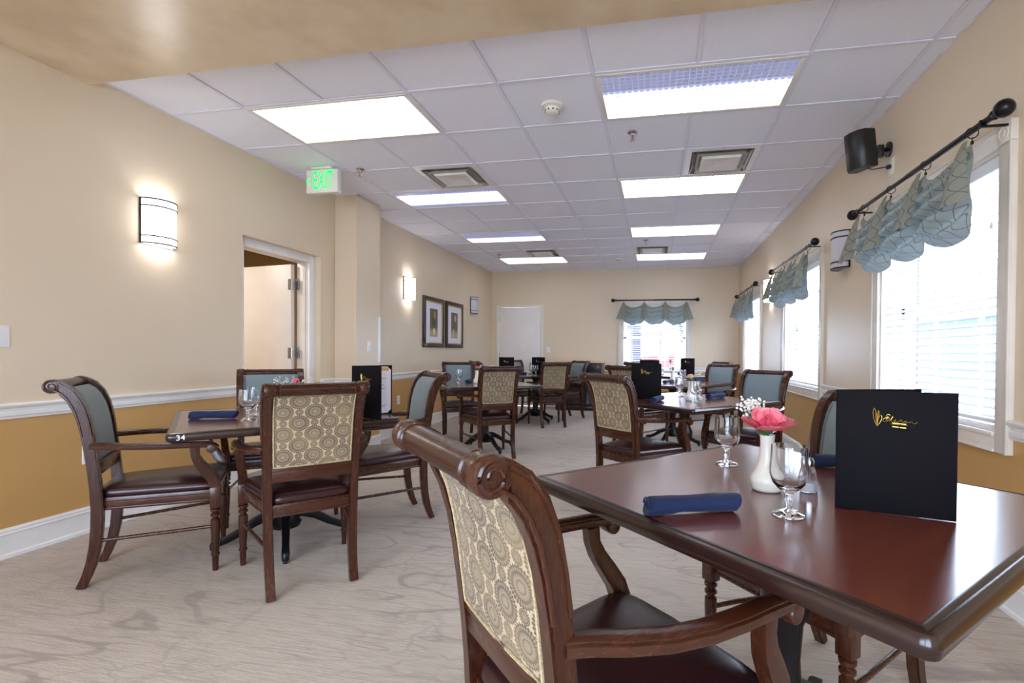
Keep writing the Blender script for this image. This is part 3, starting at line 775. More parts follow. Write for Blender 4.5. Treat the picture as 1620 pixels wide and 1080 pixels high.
# ------------------------------------------------------------------ wall fixtures
M_LIT = emis('lit_sconce_glass', (0.97, 0.96, 1.0, 1), SCONCE).m
M_TUBE = emis('sconce_lamp_tube', (0.88, 0.92, 1.0, 1), 40.0).m
M_UNLIT = simple('frosted_sconce_glass', lin(205, 200, 208), 0.3)
def sconce(c, rot, lit, label):
    t = thing('wall_sconce', label, 'wall lamp', (c[0], c[1], 1.85), rot, 'half-round wall lamps with black bands')
    H, Rr, D = 0.30, 0.112, 0.10
    def arc(r, d, n=16): return [(-r * math.cos(math.pi * i / n), -0.004 - d * math.sin(math.pi * i / n)) for i in range(n + 1)]
    mb = MB(); A = arc(Rr, D)
    V = [[mb.bm.verts.new((x, y, z)) for x, y in A] for z in (0.0, H)]
    for i in range(16): mb.face([V[0][i], V[0][i + 1], V[1][i + 1], V[1][i]])
    mb.build('glass_shade', M_LIT if lit else M_UNLIT, t, ang=60)
    mb = MB(); mb.box(-Rr - 0.004, Rr + 0.004, -0.012, 0.0, -0.006, H + 0.006); mb.box(-0.05, 0.05, -0.06, -0.01, 0.06, 0.10); mb.build('back_plate', M_OFFW if lit else M_UNLIT, t, smooth=False)
    if lit:
        mb = MB(); mb.lathe([(0.014, 0.05), (0.014, H - 0.05)], 10, (0, -0.055, 0)); mb.build('lamp_tube', M_TUBE, t)
    for z in (0.0, 0.048, H - 0.048, H):
        mb = MB(); B_ = arc(Rr + 0.003, D + 0.003)
        mb.sweep([(x, y, z) for x, y in B_], [(-0.003, -0.0045), (0.003, -0.0045), (0.003, 0.0045), (-0.003, 0.0045)]); mb.build('band', M_BRONZE, t, ang=60)
    for s in (-1, 1):
        mb = MB(); mb.box(s * Rr - 0.005, s * Rr + 0.005, -0.012, -0.001, -0.004, H + 0.004); mb.build('side_bar', M_BRONZE, t, smooth=False)
    return t
sconce((XL, 2.845), 90, True, 'lit wall sconce nearest the camera on the left wall')
sconce((XL, 6.36), 90, True, 'lit wall sconce left of the framed pictures')
sconce((XL, 8.82), 90, False, 'unlit wall sconce right of the framed pictures')
sconce((XR, 4.50), -90, False, 'unlit grey wall sconce between the two nearest side windows')
sconce((XR, 7.19), -90, True, 'lit wall sconce between the two far side windows')

def plate(c, rot, z, kind_, label, w=0.072, h=0.116):
    n = {'switch': 'light_switch', 'outlet': 'wall_outlet'}[kind_]
    t = thing(n, label, kind_ if kind_ == 'outlet' else 'light switch', (c[0], c[1], z), rot)
    mb = MB(); mb.box(-w / 2, w / 2, -0.006, 0.0, -h / 2, h / 2, bevel=0.002); mb.build('cover_plate', M_WHITEP, t)
    if kind_ == 'switch':
        mb = MB(); mb.box(-0.005, 0.005, -0.016, -0.005, -0.004, 0.012, bevel=0.001); mb.build('toggle', M_OFFW, t)
    else:
        for s in (-1, 1):
            mb = MB(); mb.box(-0.016, 0.016, -0.0075, -0.005, s * 0.024 - 0.013, s * 0.024 + 0.013, bevel=0.002); mb.box(-0.007, -0.005, -0.008, -0.0074, s * 0.024 - 0.004, s * 0.024 + 0.005, mi=1); mb.box(0.005, 0.007, -0.008, -0.0074, s * 0.024 - 0.004, s * 0.024 + 0.005, mi=1)
            mb.build('socket', [M_WHITEP, M_DARK], t)
plate((XL, 1.99), 90, 1.19, 'switch', 'white light switch at the left edge of the near left wall', 0.118)
plate((-3.18, 5.02), 90, 1.18, 'switch', 'small white switch on the wall column beside the door')
plate((XL, 2.425), 90, 0.48, 'outlet', 'white wall outlet behind the left chair of the table numbered 34')
plate((XL, 6.12), 90, 0.465, 'outlet', 'white wall outlet low on the left wall beyond the column')
plate((-2.21, YB), 0, 1.175, 'switch', 'white light switch beside the back door')

def picture(y, label, seed):
    w, h = 0.71, 0.775
    t = thing('framed_picture', label, 'picture', (XL, y, 1.19), 90, 'pair of framed flower pictures')
    def rect(a, b, z0, z1, d0, d1, mat, name, bw, bev=0.004):
        mb = MB()
        for (p, q, r_, s_) in ((a, b, z0, z0 + bw), (a, b, z1 - bw, z1), (a, a + bw, z0 + bw, z1 - bw), (b - bw, b, z0 + bw, z1 - bw)): mb.box(p, q, -d1, -d0, r_, s_, bevel=bev)
        mb.build(name, mat, t)
    rect(-w / 2, w / 2, 0, h, 0.0, 0.032, M_SIDEB, 'frame', 0.062)
    rect(-w / 2 + 0.06, w / 2 - 0.06, 0.06, h - 0.06, 0.004, 0.026, M_GOLD, 'gilt_slip', 0.02, 0.002)
    mb = MB(); mb.box(-w / 2 + 0.07, w / 2 - 0.07, -0.014, -0.002, 0.07, h - 0.07); mb.build('mat_board', M_PAPER, t, smooth=False)
    a = Mat('flower_print_%d' % seed, rough=0.6)
    x, y_, z = a.xyz(a.coord('Object')); n = a.noise(a.coord('Object', (1, 1, 1)), 14 + seed, 5, 0.6); n2 = a.noise(a.coord('Object', (1, 1, 1)), 40, 4)
    bg = a.mix(n, lin(120, 108, 80), lin(92, 96, 70)); bg = a.mix(z.smooth(0.33, 0.22), bg, lin(190, 165, 110))
    def blob(cx, cz, rx, rz): return (((x - cx) / rx).f('POWER', 2.0) + ((z - cz) / rz).f('POWER', 2.0) + (n2 - 0.5) * 1.2).smooth(1.15, 0.75)
    if seed == 1:
        bg = a.mix(blob(0.0, 0.37, 0.06, 0.13) * n2.smooth(0.35, 0.6), bg, lin(64, 72, 44)); bg = a.mix(blob(0.01, 0.25, 0.04, 0.055), bg, lin(220, 212, 190)); bg = a.mix(blob(0.03, 0.5, 0.035, 0.06), bg, lin(214, 120, 80))
    else:
        bg = a.mix(blob(-0.03, 0.40, 0.06, 0.13) * n2.smooth(0.35, 0.6), bg, lin(88, 92, 76)); bg = a.mix(blob(-0.04, 0.25, 0.025, 0.07), bg, lin(200, 190, 180)); bg = a.mix(blob(0.03, 0.5, 0.045, 0.06), bg, lin(206, 150, 130))
    a.col(bg)
    mb = MB(); mb.box(-0.135, 0.135, -0.0155, -0.013, 0.165, 0.60); mb.build('print', a.m, t, smooth=False)
picture(7.155, 'framed print of an orange flower, the left one of the pair', 1)
picture(7.95, 'framed print of a pink flower, right one nearer the unlit sconce', 2)

# loudspeaker on the right wall
t = thing('wall_speaker', 'black loudspeaker angled on a bracket high on the right wall', 'speaker', (XR, 3.72, 2.50), -90)
mb = MB(); A = [(-0.085, 0.06), (-0.085, -0.02), (-0.06, -0.055), (0.0, -0.07), (0.06, -0.055), (0.085, -0.02), (0.085, 0.06)]
mt = Matrix.Translation((0.0, -0.19, 0.03)) @ Matrix.Rotation(R(28), 4, 'Z') @ Matrix.Rotation(R(8), 4, 'X')
mb.rings([[mt @ Vector((x * s, y * s, z)) for x, y in A] for z, s in ((-0.125, 0.95), (-0.118, 1.0), (0.118, 1.0), (0.125, 0.95))]); mb.build('cabinet', M_BLACKP, t)
mb = MB(); mb.lathe([(0.05, 0.0), (0.05, 0.012), (0.03, 0.016), (0.002, 0.016)], 20, (0, 0, 0.03), mat=Matrix.Rotation(R(90), 4, 'X')); mb.tube([(0, -0.012, 0.03), (0.02, -0.07, 0.02), (0.0, -0.14, 0.03)], 0.013, 10); mb.sphere((0.01, -0.075, 0.02), 0.022, 12, 8)
mb.box(0.01, 0.05, -0.09, -0.05, -0.03, 0.05, bevel=0.004); mb.build('bracket', M_BLACKP, t)
mb = MB(); mb.tube([(0.02, -0.16, -0.08), (0.03, -0.12, -0.11), (0.035, -0.07, -0.105), (0.035, -0.035, -0.10), (0.035, -0.008, -0.10)], 0.0035, 6); mb.box(0.02, 0.05, -0.03, -0.006, -0.112, -0.088, bevel=0.003); mb.build('cable', M_BLACKP, t)
mb = MB(); mb.box(-0.0, 0.075, -0.006, 0.0, -0.16, -0.045, bevel=0.002); mb.build('socket_plate', M_OFFW, t)

# sideboard at the back wall
t = thing('sideboard', 'dark wood sideboard with pale top against the back wall', 'cabinet', (-1.49, 9.66, 0))
mb = MB(); mb.box(-0.45, 0.45, -0.20, 0.22, 0.09, 0.93, bevel=0.004); mb.build('cabinet_body', M_SIDEB, t)
mb = MB(); mb.box(-0.47, 0.47, -0.22, 0.23, 0.93, 0.955, bevel=0.005); mb.build('sideboard_top', simple('pale_laminate', lin(222, 186, 140), 0.35), t)
mb = MB(); mb.box(-0.46, 0.46, -0.215, 0.22, 0.0, 0.09, bevel=0.008); mb.build('plinth', M_SIDEB, t)
for i in (-1, 0, 1):
    mb = MB(); mb.prism([(i * 0.295 - 0.14, 0.13), (i * 0.295 + 0.14, 0.13), (i * 0.295 + 0.14, 0.72), (i * 0.295 - 0.14, 0.72)], 'y', -0.222, -0.203, inset=0.035, depth=0.006)
    d = mb.build('cabinet_door', M_SIDEB, t, ang=20)
    mb = MB(); mb.sphere((i * 0.295 + 0.11, -0.235, 0.5), 0.012, 10, 6); mb.build('knob', M_BRONZE, d)
    mb = MB(); mb.box(i * 0.295 - 0.14, i * 0.295 + 0.14, -0.222, -0.203, 0.75, 0.90, bevel=0.003); d = mb.build('drawer', M_SIDEB, t)
    mb = MB(); mb.sphere((i * 0.295, -0.235, 0.825), 0.012, 10, 6); mb.build('knob', M_BRONZE, d)

# ------------------------------------------------------------------ chair
def chair_proto():
    root = thing('dining_chair', 'x', 'chair')
    # stile / rear leg centreline in (y, z) with thickness
    CL = [(-0.008, 0.0, 0.034), (0.014, 0.05, 0.038), (0.032, 0.11, 0.042), (0.046, 0.19, 0.044), (0.053, 0.28, 0.046), (0.055, 0.37, 0.046), (0.050, 0.46, 0.044), (0.042, 0.55, 0.043), (0.032, 0.64, 0.043), (0.022, 0.72, 0.044), (0.011, 0.79, 0.048), (-0.004, 0.85, 0.052), (-0.025, 0.90, 0.055), (-0.052, 0.936, 0.056), (-0.080, 0.953, 0.056)]
    SC_Y, SC_Z, SC_R = -0.096, 0.955, 0.031
    def cl(z):
        for (y0, z0, w0), (y1, z1, w1) in zip(CL, CL[1:]):
            if z0 <= z <= z1:
                q = (z - z0) / (z1 - z0); return y0 + (y1 - y0) * q
        return CL[-1][0]
    def sx(z): return 0.176 + 0.020 * (z / 0.97)
    back, front = [], []
    for i, (y, z, w) in enumerate(CL):
        a = CL[max(i - 1, 0)]; b = CL[min(i + 1, len(CL) - 1)]; d = Vector((b[0] - a[0], b[1] - a[1])).normalized(); n = Vector((d.y, -d.x))
        back.append((y - n.x * w / 2, z - n.y * w / 2)); front.append((y + n.x * w / 2, z + n.y * w / 2))
    arc = [(SC_Y + SC_R * math.cos(a), SC_Z + SC_R * math.sin(a)) for a in [R(d) for d in (75, 110, 145, 180, 215, 250, 285, 320)]]
    poly = front + arc + back[::-1][1:]
    th = 0.038
    for s in (-1, 1):
        mb = MB()
        A, B = mb.prism(poly, 'x', -th / 2, th / 2)
        bmesh.ops.recalc_face_normals(mb.bm, faces=mb.bm.faces[:])
        big = [f for f in mb.bm.faces if len(f.verts) > 6]
        es = list({e for f in big for e in f.edges}); r_ = bmesh.ops.bevel(mb.bm, geom=es, offset=0.004, segments=2, affect='EDGES')
        for v in mb.bm.verts: v.co.x += s * sx(max(v.co.z, 0))
        # raised beads following the upper stile on the outside face
        xo = lambda z: s * (sx(z) + th / 2 + 0.001)
        for off in (-0.017, 0.017):
            pts = []
            for i, (y, z, w) in enumerate(CL):
                if z < 0.69: continue
                a = CL[max(i - 1, 0)]; b = CL[min(i + 1, len(CL) - 1)]; d = Vector((b[0] - a[0], b[1] - a[1])).normalized(); n = Vector((d.y, -d.x))
                pts.append((xo(z), y + n.x * off, z + n.y * off))
            mb.tube(pts, 0.0042, 6)
        mb.build('rear_leg', M_WOOD, root)
        # scroll boss and volute
        mb = MB(); mt = Matrix.Translation((s * (sx(0.955)), SC_Y, SC_Z)) @ Matrix.Rotation(R(90 * s), 4, 'Y')
        mb.lathe([(0.029, -0.022), (0.032, -0.018), (0.032, 0.014), (0.030, 0.018), (0.026, 0.0195), (0.002, 0.0195)], 24, mat=mt)
        sp = []
        for i in range(26):
            a = R(70 + i * 24); r_ = 0.026 * (1 - i / 30)
            sp.append((s * (sx(0.955) + 0.020), SC_Y + r_ * math.cos(a), SC_Z + r_ * math.sin(a)))
        mb.tube(sp, [0.0048 - 0.0001 * i for i in range(26)], 6); mb.build('scroll', M_WOOD, root)
    # top rail: turned roll with collars
    mb = MB(); mt = Matrix.Translation((0, SC_Y, SC_Z)) @ Matrix.Rotation(R(90), 4, 'Y')
    prof = []
    L = sx(0.955) - th / 2 + 0.003
    half = [(0.0275, 0.0), (0.0275, L - 0.032), (0.0305, L - 0.029), (0.0305, L - 0.022), (0.026, L - 0.019), (0.026, L - 0.012), (0.0315, L - 0.009), (0.0315, L)]
    prof = [(r_, -z) for r_, z in half[::-1]] + half[1:]
    mb.lathe(prof, 24, mat=mt); mb.build('top_rail', M_WOODX, root)
    # upholstered back
    zb, zt = 0.588, 0.945
    def back_pt(i, j, off, bul, inset=0.0):
        z = zb + (zt - zb) * j; u = 2 * i - 1; hw = sx(z) - th / 2 + 0.001 - inset
        y = cl(z); b = bul * (1 - abs(u) ** 4) * (1 - abs(2 * j - 1) ** 6) ** 0.5 if 0 < j < 1 else 0
        # bow of the back between the stiles
        return Vector((u * hw, y - off - b - 0.006 * (1 - u * u), z))
    mb = MB(); mb.grid(lambda i, j: back_pt(i, j, 0.016, 0.005), 14, 22, uvf=lambda i, j: (i * 0.345 + 0.02, j * 0.40))
    bp = mb.build('back_panel', M_MEDAL, root, ang=80); bp['label'] = 'patterned medallion fabric back'
    mb = MB(); mb.grid(lambda i, j: back_pt(i, j, -0.010, -0.016), 14, 22, uvf=lambda i, j: (i * 0.345, j * 0.40))
    bc = mb.build('back_cushion', M_BLUE, root, ang=80); bc['label'] = 'slate blue fabric inner back'
    def piping(off, bul, mat, par, inset=0.007, r_=0.0035):
        mb = MB(); pts = [back_pt(0, k / 20, off, 0, inset) for k in range(21)] + [back_pt(k / 8, 1, off, 0, inset) for k in range(1, 8)] + [back_pt(1, 1 - k / 20, off, 0, inset) for k in range(21)] + [back_pt(1 - k / 8, 0, off, 0, inset) for k in range(1, 9)]
        for p in pts: p.z = min(max(p.z, zb + 0.006), zt - 0.006)
        mb.tube(pts, r_, 6); mb.build('piping', mat, par)
    piping(0.020, 0, M_PIPET, bp); piping(-0.013, 0, M_PIPE, bc, 0.014)
    mb = MB(); mb.box(-0.178, 0.178, cl(0.56) - 0.017, cl(0.56) + 0.017, 0.522, 0.59, bevel=0.004); mb.box(-0.178, 0.178, cl(0.56) - 0.021, cl(0.56) + 0.021, 0.574, 0.584, bevel=0.002); mb.build('lower_rail', M_WOODX, root)
    # seat frame
    fx, fy, ry, rx = 0.245, 0.515, 0.055, 0.165
    mb = MB()
    def rail(p, q, z0, z1, w):
        d = (Vector(q) - Vector(p)); L_ = d.length; a = math.atan2(d.y, d.x)
        m_ = Matrix.Translation((p[0], p[1], 0)) @ Matrix.Rotation(a, 4, 'Z')
        mb.box(0, L_, -w / 2, w / 2, z0, z1, bevel=0.003, mat=m_)
        mb.box(0, L_, -w / 2 - 0.003, w / 2 + 0.003, z1 - 0.02, z1 - 0.010, bevel=0.002, mat=m_)
        mb.box(0, L_, -w / 2 - 0.003, w / 2 + 0.003, z0 + 0.004, z0 + 0.012, bevel=0.002, mat=m_)
    rail((-fx, fy), (fx, fy), 0.358, 0.418, 0.026); rail((-rx, ry), (rx, ry), 0.358, 0.418, 0.026)
    rail((-rx - 0.004, ry), (-fx, fy), 0.358, 0.418, 0.026); rail((fx, fy), (rx + 0.004, ry), 0.358, 0.418, 0.026)
    mb.build('seat_frame', M_WOODY, root)
    # seat cushion
    mb = MB(); NU, NV = 16, 16
    def seat_out(a, s):
        # rounded trapezoid outline
        c, n = math.cos(a), math.sin(a); p = 0.22
        u = math.copysign(abs(c) ** p, c) if abs(c) > 1e-6 else 0; v = math.copysign(abs(n) ** p, n) if abs(n) > 1e-6 else 0
        m_ = max(abs(u), abs(v)); u, v = u * s, v * s
        y = 0.285 + v * 0.245 - 0.0; hw = 0.178 + (0.262 - 0.178) * (y - 0.05) / 0.47
        if v > 0: y += 0.018 * (1 - u * u) * v
        return u * hw, y
    rg = []
    for s, z in ((0.93, 0.414), (0.985, 0.420), (1.0, 0.434), (0.985, 0.448), (0.94, 0.458), (0.84, 0.466), (0.66, 0.473), (0.42, 0.478), (0.2, 0.480), (0.02, 0.481)):
        rg.append([(*seat_out(2 * math.pi * i / 48 + 0.001, s), z) for i in range(48)])
    mb.rings(rg); mb.build('seat', M_LEATHER, root, ang=80)
    # front legs, arm posts, arms, stretchers
    for s in (-1, 1):
        x, y = s * 0.248, 0.517
        mb = MB(); mb.box(x - 0.023, x + 0.023, y - 0.023, y + 0.023, 0.325, 0.43, bevel=0.004)
        mb.lathe([(0.0125, 0.0), (0.0155, 0.075), (0.0195, 0.08), (0.0195, 0.088), (0.0155, 0.093), (0.019, 0.16), (0.0215, 0.235), (0.021, 0.262), (0.014, 0.270), (0.014, 0.274), (0.022, 0.281), (0.022, 0.289), (0.015, 0.296), (0.015, 0.299), (0.023, 0.307), (0.023, 0.316), (0.016, 0.322), (0.016, 0.328)], 16, (x, y, 0))
        mb.build('front_leg', M_WOOD, root)
        mb = MB(); P = [(x, 0.525, 0.39), (x, 0.522, 0.43), (x + s * 0.003, 0.506, 0.475), (x + s * 0.010, 0.478, 0.52), (x + s * 0.018, 0.45, 0.565), (x + s * 0.024, 0.437, 0.60), (x + s * 0.027, 0.435, 0.64)]
        sec = [(-0.019, -0.021), (0.019, -0.021), (0.021, -0.016), (0.021, 0.016), (0.019, 0.021), (-0.019, 0.021), (-0.021, 0.016), (-0.021, -0.016)]
        mb.sweep(P, sec, sides=(1, 0, 0), scale=[(1.05, 1.1), (1.05, 1.15), (1, 1.15), (0.95, 1.1), (0.9, 0.95), (0.85, 0.85), (0.85, 0.9)]); mb.build('arm_post', M_WOOD, root)
        mb = MB(); P = [(s * 0.196, 0.035, 0.672), (s * 0.210, 0.075, 0.672), (s * 0.238, 0.125, 0.670), (s * 0.264, 0.19, 0.667), (s * 0.278, 0.27, 0.663), (s * 0.281, 0.35, 0.660), (s * 0.279, 0.43, 0.658), (s * 0.277, 0.485, 0.654), (s * 0.276, 0.512, 0.645), (s * 0.276, 0.524, 0.632)]
        sec = [(-0.021, -0.014), (0.021, -0.014), (0.024, -0.008), (0.024, 0.004), (0.019, 0.007), (0.019, 0.010), (0.012, 0.014), (-0.012, 0.014), (-0.019, 0.010), (-0.019, 0.007), (-0.024, 0.004), (-0.024, -0.008)]
        mb.sweep(P, sec, scale=[(0.8, 1)] + [(1, 1)] * 9)
        mb.lathe([(0.012, -0.026), (0.019, -0.025), (0.021, -0.02), (0.021, 0.02), (0.019, 0.025), (0.012, 0.026)], 16, mat=Matrix.Translation((s * 0.276, 0.503, 0.632)) @ Matrix.Rotation(R(90), 4, 'Y'))
        mb.build('armrest', M_WOODY, root)
        mb = MB(); mb.tube([(s * sx(0.2), cl(0.2) + 0.01, 0.215), (s * 0.235, 0.40, 0.225), (x, y, 0.228)], 0.0088, 10); mb.build('stretcher', M_WOOD, root)
    return root
CH0 = chair_proto()
G_CH = 'wooden scroll-back armchairs around the tables'
CH = [
 ('near chair with patterned scroll back, cut off by the bottom edge', -0.300, 0.870, -46, 'near'),
 ('chair behind the large black menu on the near table', 0.755, 1.945, 129, 'near'),
 ('chair with its side to us, leftmost, by the left wall', -2.764, 1.975, -48.4, '34'),
 ('chair with patterned back facing us, in front of table 34', -1.576, 2.045, 47.4, '34'),
 ('chair with blue inner back right of table 34, beyond the menu', -1.626, 3.227, 135.7, '34'),
 ('blue-fronted chair facing us behind table 34, before the open door', -2.830, 3.200, -138, '34'),
 ('patterned-back chair at the middle right table, left side', -0.306, 3.461, -40.8, 'mid right'),
 ('blue-fronted chair at the middle right table, under the second window', 0.936, 4.680, 141, 'mid right'),
 ('patterned-back chair half hidden behind the menu of the middle right table', -0.350, 5.740, -31, 'far'),
 ('blue-fronted chair at the second right table from the front', 0.860, 7.000, 150, 'far'),
 ('patterned-back chair facing away at the left middle table', -1.618, 4.898, 37.8, 'left'),
 ('blue-fronted chair behind the left middle table, by the left wall', -2.680, 6.380, -150, 'left'),
 ('patterned-back chair facing away at the far left table', -1.502, 7.180, 30, 'far left'),
 ('blue-fronted chair right of the far left table, near the sideboard', -1.371, 8.500, 140, 'far left'),
 ('chair behind the far left table, below the back door', -2.58, 8.62, -140, 'far left'),
 ('chair left of the far left table, under the framed pictures', -2.72, 7.32, -53, 'far left'),
 ('farthest blue-fronted chair, in the right back corner', 1.08, 9.12, 128, 'back'),
 ('farthest patterned-back chair, below the back window', -0.30, 8.05, -45, 'back'),
]
for i, (lb, x, y, a, g) in enumerate(CH):
    if i == 0: CH0.location = (x, y, 0); CH0.rotation_euler = (0, 0, R(a)); CH0['label'] = lb; CH0['group'] = G_CH
    else: dup(CH0, (x, y, 0), a, lb, G_CH)

# ------------------------------------------------------------------ tables
def table(c, yaw, sx_, sy_, label, base_rot=0, base_off=(0, 0)):
    t = thing('dining_table', label, 'table', (c[0], c[1], 0), yaw, 'square pedestal dining tables')
    hx, hy = sx_ / 2, sy_ / 2
    def rr(x, y, r, n=5):
        out = []
        for cx, cy, a0 in ((x - r, y - r, 0), (-x + r, y - r, 90), (-x + r, -y + r, 180), (x - r, -y + r, 270)):
            for k in range(n + 1):
                a = R(a0 + 90 * k / n); out.append((cx + r * math.cos(a), cy + r * math.sin(a)))
        return out
    mb = MB(); mb.rings([[(x, y, z) for x, y in rr(hx - 0.028, hy - 0.028, 0.012)] for z in (0.735, 0.7605)]); mb.build('tabletop', M_TOP, t, ang=30)
    mb = MB()
    prof = [(-0.030, 0.722), (-0.030, 0.7608), (-0.022, 0.7608), (-0.018, 0.7585), (-0.013, 0.7608), (-0.006, 0.759), (0.0, 0.750), (0.0005, 0.738), (-0.003, 0.726), (-0.010, 0.722)]
    rg = [[(x, y, z) for x, y in rr(hx + d, hy + d, 0.022 + max(d, -0.02))] for d, z in prof]
    rg.append(rg[0]); mb.rings(rg, True, False); mb.build('table_edge', M_WOODD, t, ang=35)
    mb = MB(); mb.box(-hx * 0.62, hx * 0.62, -0.03, 0.03, 0.705, 0.735); mb.box(-0.03, 0.03, -hy * 0.62, hy * 0.62, 0.705, 0.735)
    mb.box(-0.16, 0.16, -0.16, 0.16, 0.70, 0.722, bevel=0.004); mb.build('mounting_plate', M_BLACKM, t)
    b = Matrix.Translation((base_off[0], base_off[1], 0))
    mb = MB(); mb.lathe([(0.03, 0.085), (0.075, 0.09), (0.085, 0.115), (0.06, 0.15), (0.045, 0.20), (0.038, 0.30), (0.045, 0.40), (0.065, 0.46), (0.068, 0.50), (0.05, 0.54), (0.04, 0.58), (0.044, 0.66), (0.065, 0.705)], 20, mat=b)
    mb.build('pedestal', M_BLACKM, t)
    for k in range(4):
        m_ = b @ Matrix.Rotation(R(base_rot + 90 * k), 4, 'Z')
        mb = MB(); P = [m_ @ Vector(p) for p in ((0.03, 0, 0.16), (0.09, 0, 0.165), (0.16, 0, 0.135), (0.23, 0, 0.088), (0.29, 0, 0.058), (0.335, 0, 0.048), (0.36, 0, 0.045))]
        sd = m_.to_3x3() @ Vector((0, 1, 0))
        mb.sweep(P, [(-0.019, -0.024), (0.019, -0.024), (0.022, 0.0), (0.012, 0.022), (-0.012, 0.022), (-0.022, 0.0)], sides=sd, scale=[(1.1, 1.3), (1.1, 1.2), (1, 1), (0.9, 0.85), (0.85, 0.8), (1.0, 0.9), (0.8, 0.7)])
        mb.lathe([(0.011, 0.0), (0.014, 0.006), (0.011, 0.012), (0.018, 0.016), (0.02, 0.045), (0.012, 0.058)], 12, m_ @ Vector((0.35, 0, 0)))
        mb.build('foot', M_BLACKM, t)
    return t
TZ = 0.7612
TB = {
 'near': table((0.354, 1.430), 45.5, 1.016, 1.016, 'nearest dining table at lower right with the large menu', 15),
 '34': table((-2.110, 2.480), 47, 1.016, 1.016, 'left front dining table marked with the number 34', -7, (0.02, 0.07)),
 'mr': table((0.222, 4.085), 46.6, 1.06, 1.06, 'middle right dining table with a white vase of pale flowers', 10),
 'r3': table((0.200, 6.330), 59, 1.22, 1.06, 'second right dining table, with the tall pink flower', 5),
 'lm': table((-1.950, 5.420), 36, 1.04, 1.04, 'left middle dining table beyond the column', 12),
 'fl': table((-1.950, 7.820), 36, 1.06, 1.06, 'far left dining table before the back door', 15),
 'fr': table((0.270, 8.620), 45, 1.06, 1.06, 'farthest dining table below the back window', 10),
}
# number on the corner of the left front table
M_WHT = simple('white_number_paint', lin(245, 245, 245), 0.5)
text_mesh('34', 0.033, M_WHT, TB['34'], 'number', (-0.455, -0.5095, 0.7405), (R(90), 0, 0), depth=0.0006)

# ------------------------------------------------------------------ tableware
def goblet_proto():
    t = thing('water_goblet', 'x', 'glass')
    mb = MB()
    outer = [(0.0355, 0.0), (0.0365, 0.002), (0.034, 0.0045), (0.018, 0.008), (0.0085, 0.013), (0.0072, 0.020), (0.0092, 0.032), (0.0082, 0.046), (0.0125, 0.053), (0.024, 0.060), (0.036, 0.074), (0.0415, 0.092), (0.0420, 0.106), (0.0400, 0.128), (0.0385, 0.157), (0.0383, 0.1595)]
    inner = [(0.0368, 0.1592), (0.0370, 0.156), (0.0383, 0.128), (0.0402, 0.106), (0.0396, 0.093), (0.0342, 0.077), (0.022, 0.065), (0.008, 0.061), (0.0008, 0.0605)]
    mb.lathe([(0.0008, 0.0006), (0.030, 0.0)] + outer + inner, 32); mb.build('goblet_glass', M_GLASS, t, ang=50)
    return t
def napkin_proto():
    t = thing('rolled_napkin', 'x', 'napkin')
    mb = MB(); L, n, m_ = 0.215, 36, 30; rnd = random.Random(3)
    rg = []
    for i in range(n + 1):
        s = i / n; x = -L / 2 + L * s
        ring = []
        for k in range(m_):
            a = 2 * math.pi * k / m_
            fr = (k / m_ + 0.9 * s + 0.1) % 1.0
            r_ = 0.0215 * (1 + 0.13 * fr - 0.06) * (1 + 0.05 * math.cos(7 * s)) * (1 + 0.1 * (s - 0.5) * (0.6 if fr < .5 else -.4))
            e = min(s, 1 - s) * n
            if e < 1: r_ *= 0.93
            ring.append((x + (0.008 * math.sin(a) if i in (0, n) else 0), 1.2 * r_ * math.cos(a), 0.0212 + 0.92 * r_ * math.sin(a)))
        rg.append(ring)
    mb.rings(rg); mb.build('cloth_roll', M_NAVY, t, ang=35)
    for s in (-1, 1):
        pts = [(s * (L / 2 + 0.0015), 0.0235 * (1 - i / 30) * math.cos(R(i * 27)), 0.0212 + 0.0180 * (1 - i / 30) * math.sin(R(i * 27))) for i in range(26)]
        mb = MB(); mb.tube(pts, 0.0028, 5); mb.build('rolled_end', M_NAVY, t)
    return t
def vase_proto():
    t = thing('bud_vase', 'x', 'vase')
    mb = MB(); o = [(0.034, 0.0), (0.0385, 0.004), (0.0395, 0.010), (0.0425, 0.022), (0.043, 0.032), (0.038, 0.043), (0.030, 0.056), (0.0235, 0.075), (0.0195, 0.10), (0.0182, 0.125), (0.0188, 0.146), (0.0198, 0.1495)]
    i = [(0.0175, 0.1490), (0.0158, 0.142), (0.0158, 0.115), (0.010, 0.10), (0.0008, 0.098)]
    mb.lathe(o + i, 32); mb.build('vase_body', M_CER, t, ang=60); return t
def shaker_proto():
    t = thing('salt_shaker', 'x', 'shaker')
    mb = MB(); n = 8
    mb.lathe([(0.0008, 0.001), (0.021, 0.0), (0.0225, 0.004), (0.0215, 0.03), (0.0165, 0.058), (0.0125, 0.068), (0.0125, 0.074)], 8); mb.build('shaker_glass', M_GLASS, t, ang=20)
    mb = MB(); mb.lathe([(0.0008, 0.0035), (0.019, 0.003), (0.0195, 0.008), (0.0188, 0.026), (0.0008, 0.028)], 8); mb.build('salt', M_SALT, t, ang=20)
    mb = MB(); mb.lathe([(0.0132, 0.069), (0.0142, 0.073), (0.0136, 0.084), (0.010, 0.090), (0.0008, 0.092)], 16); mb.build('shaker_lid', M_CHROME, t); return t

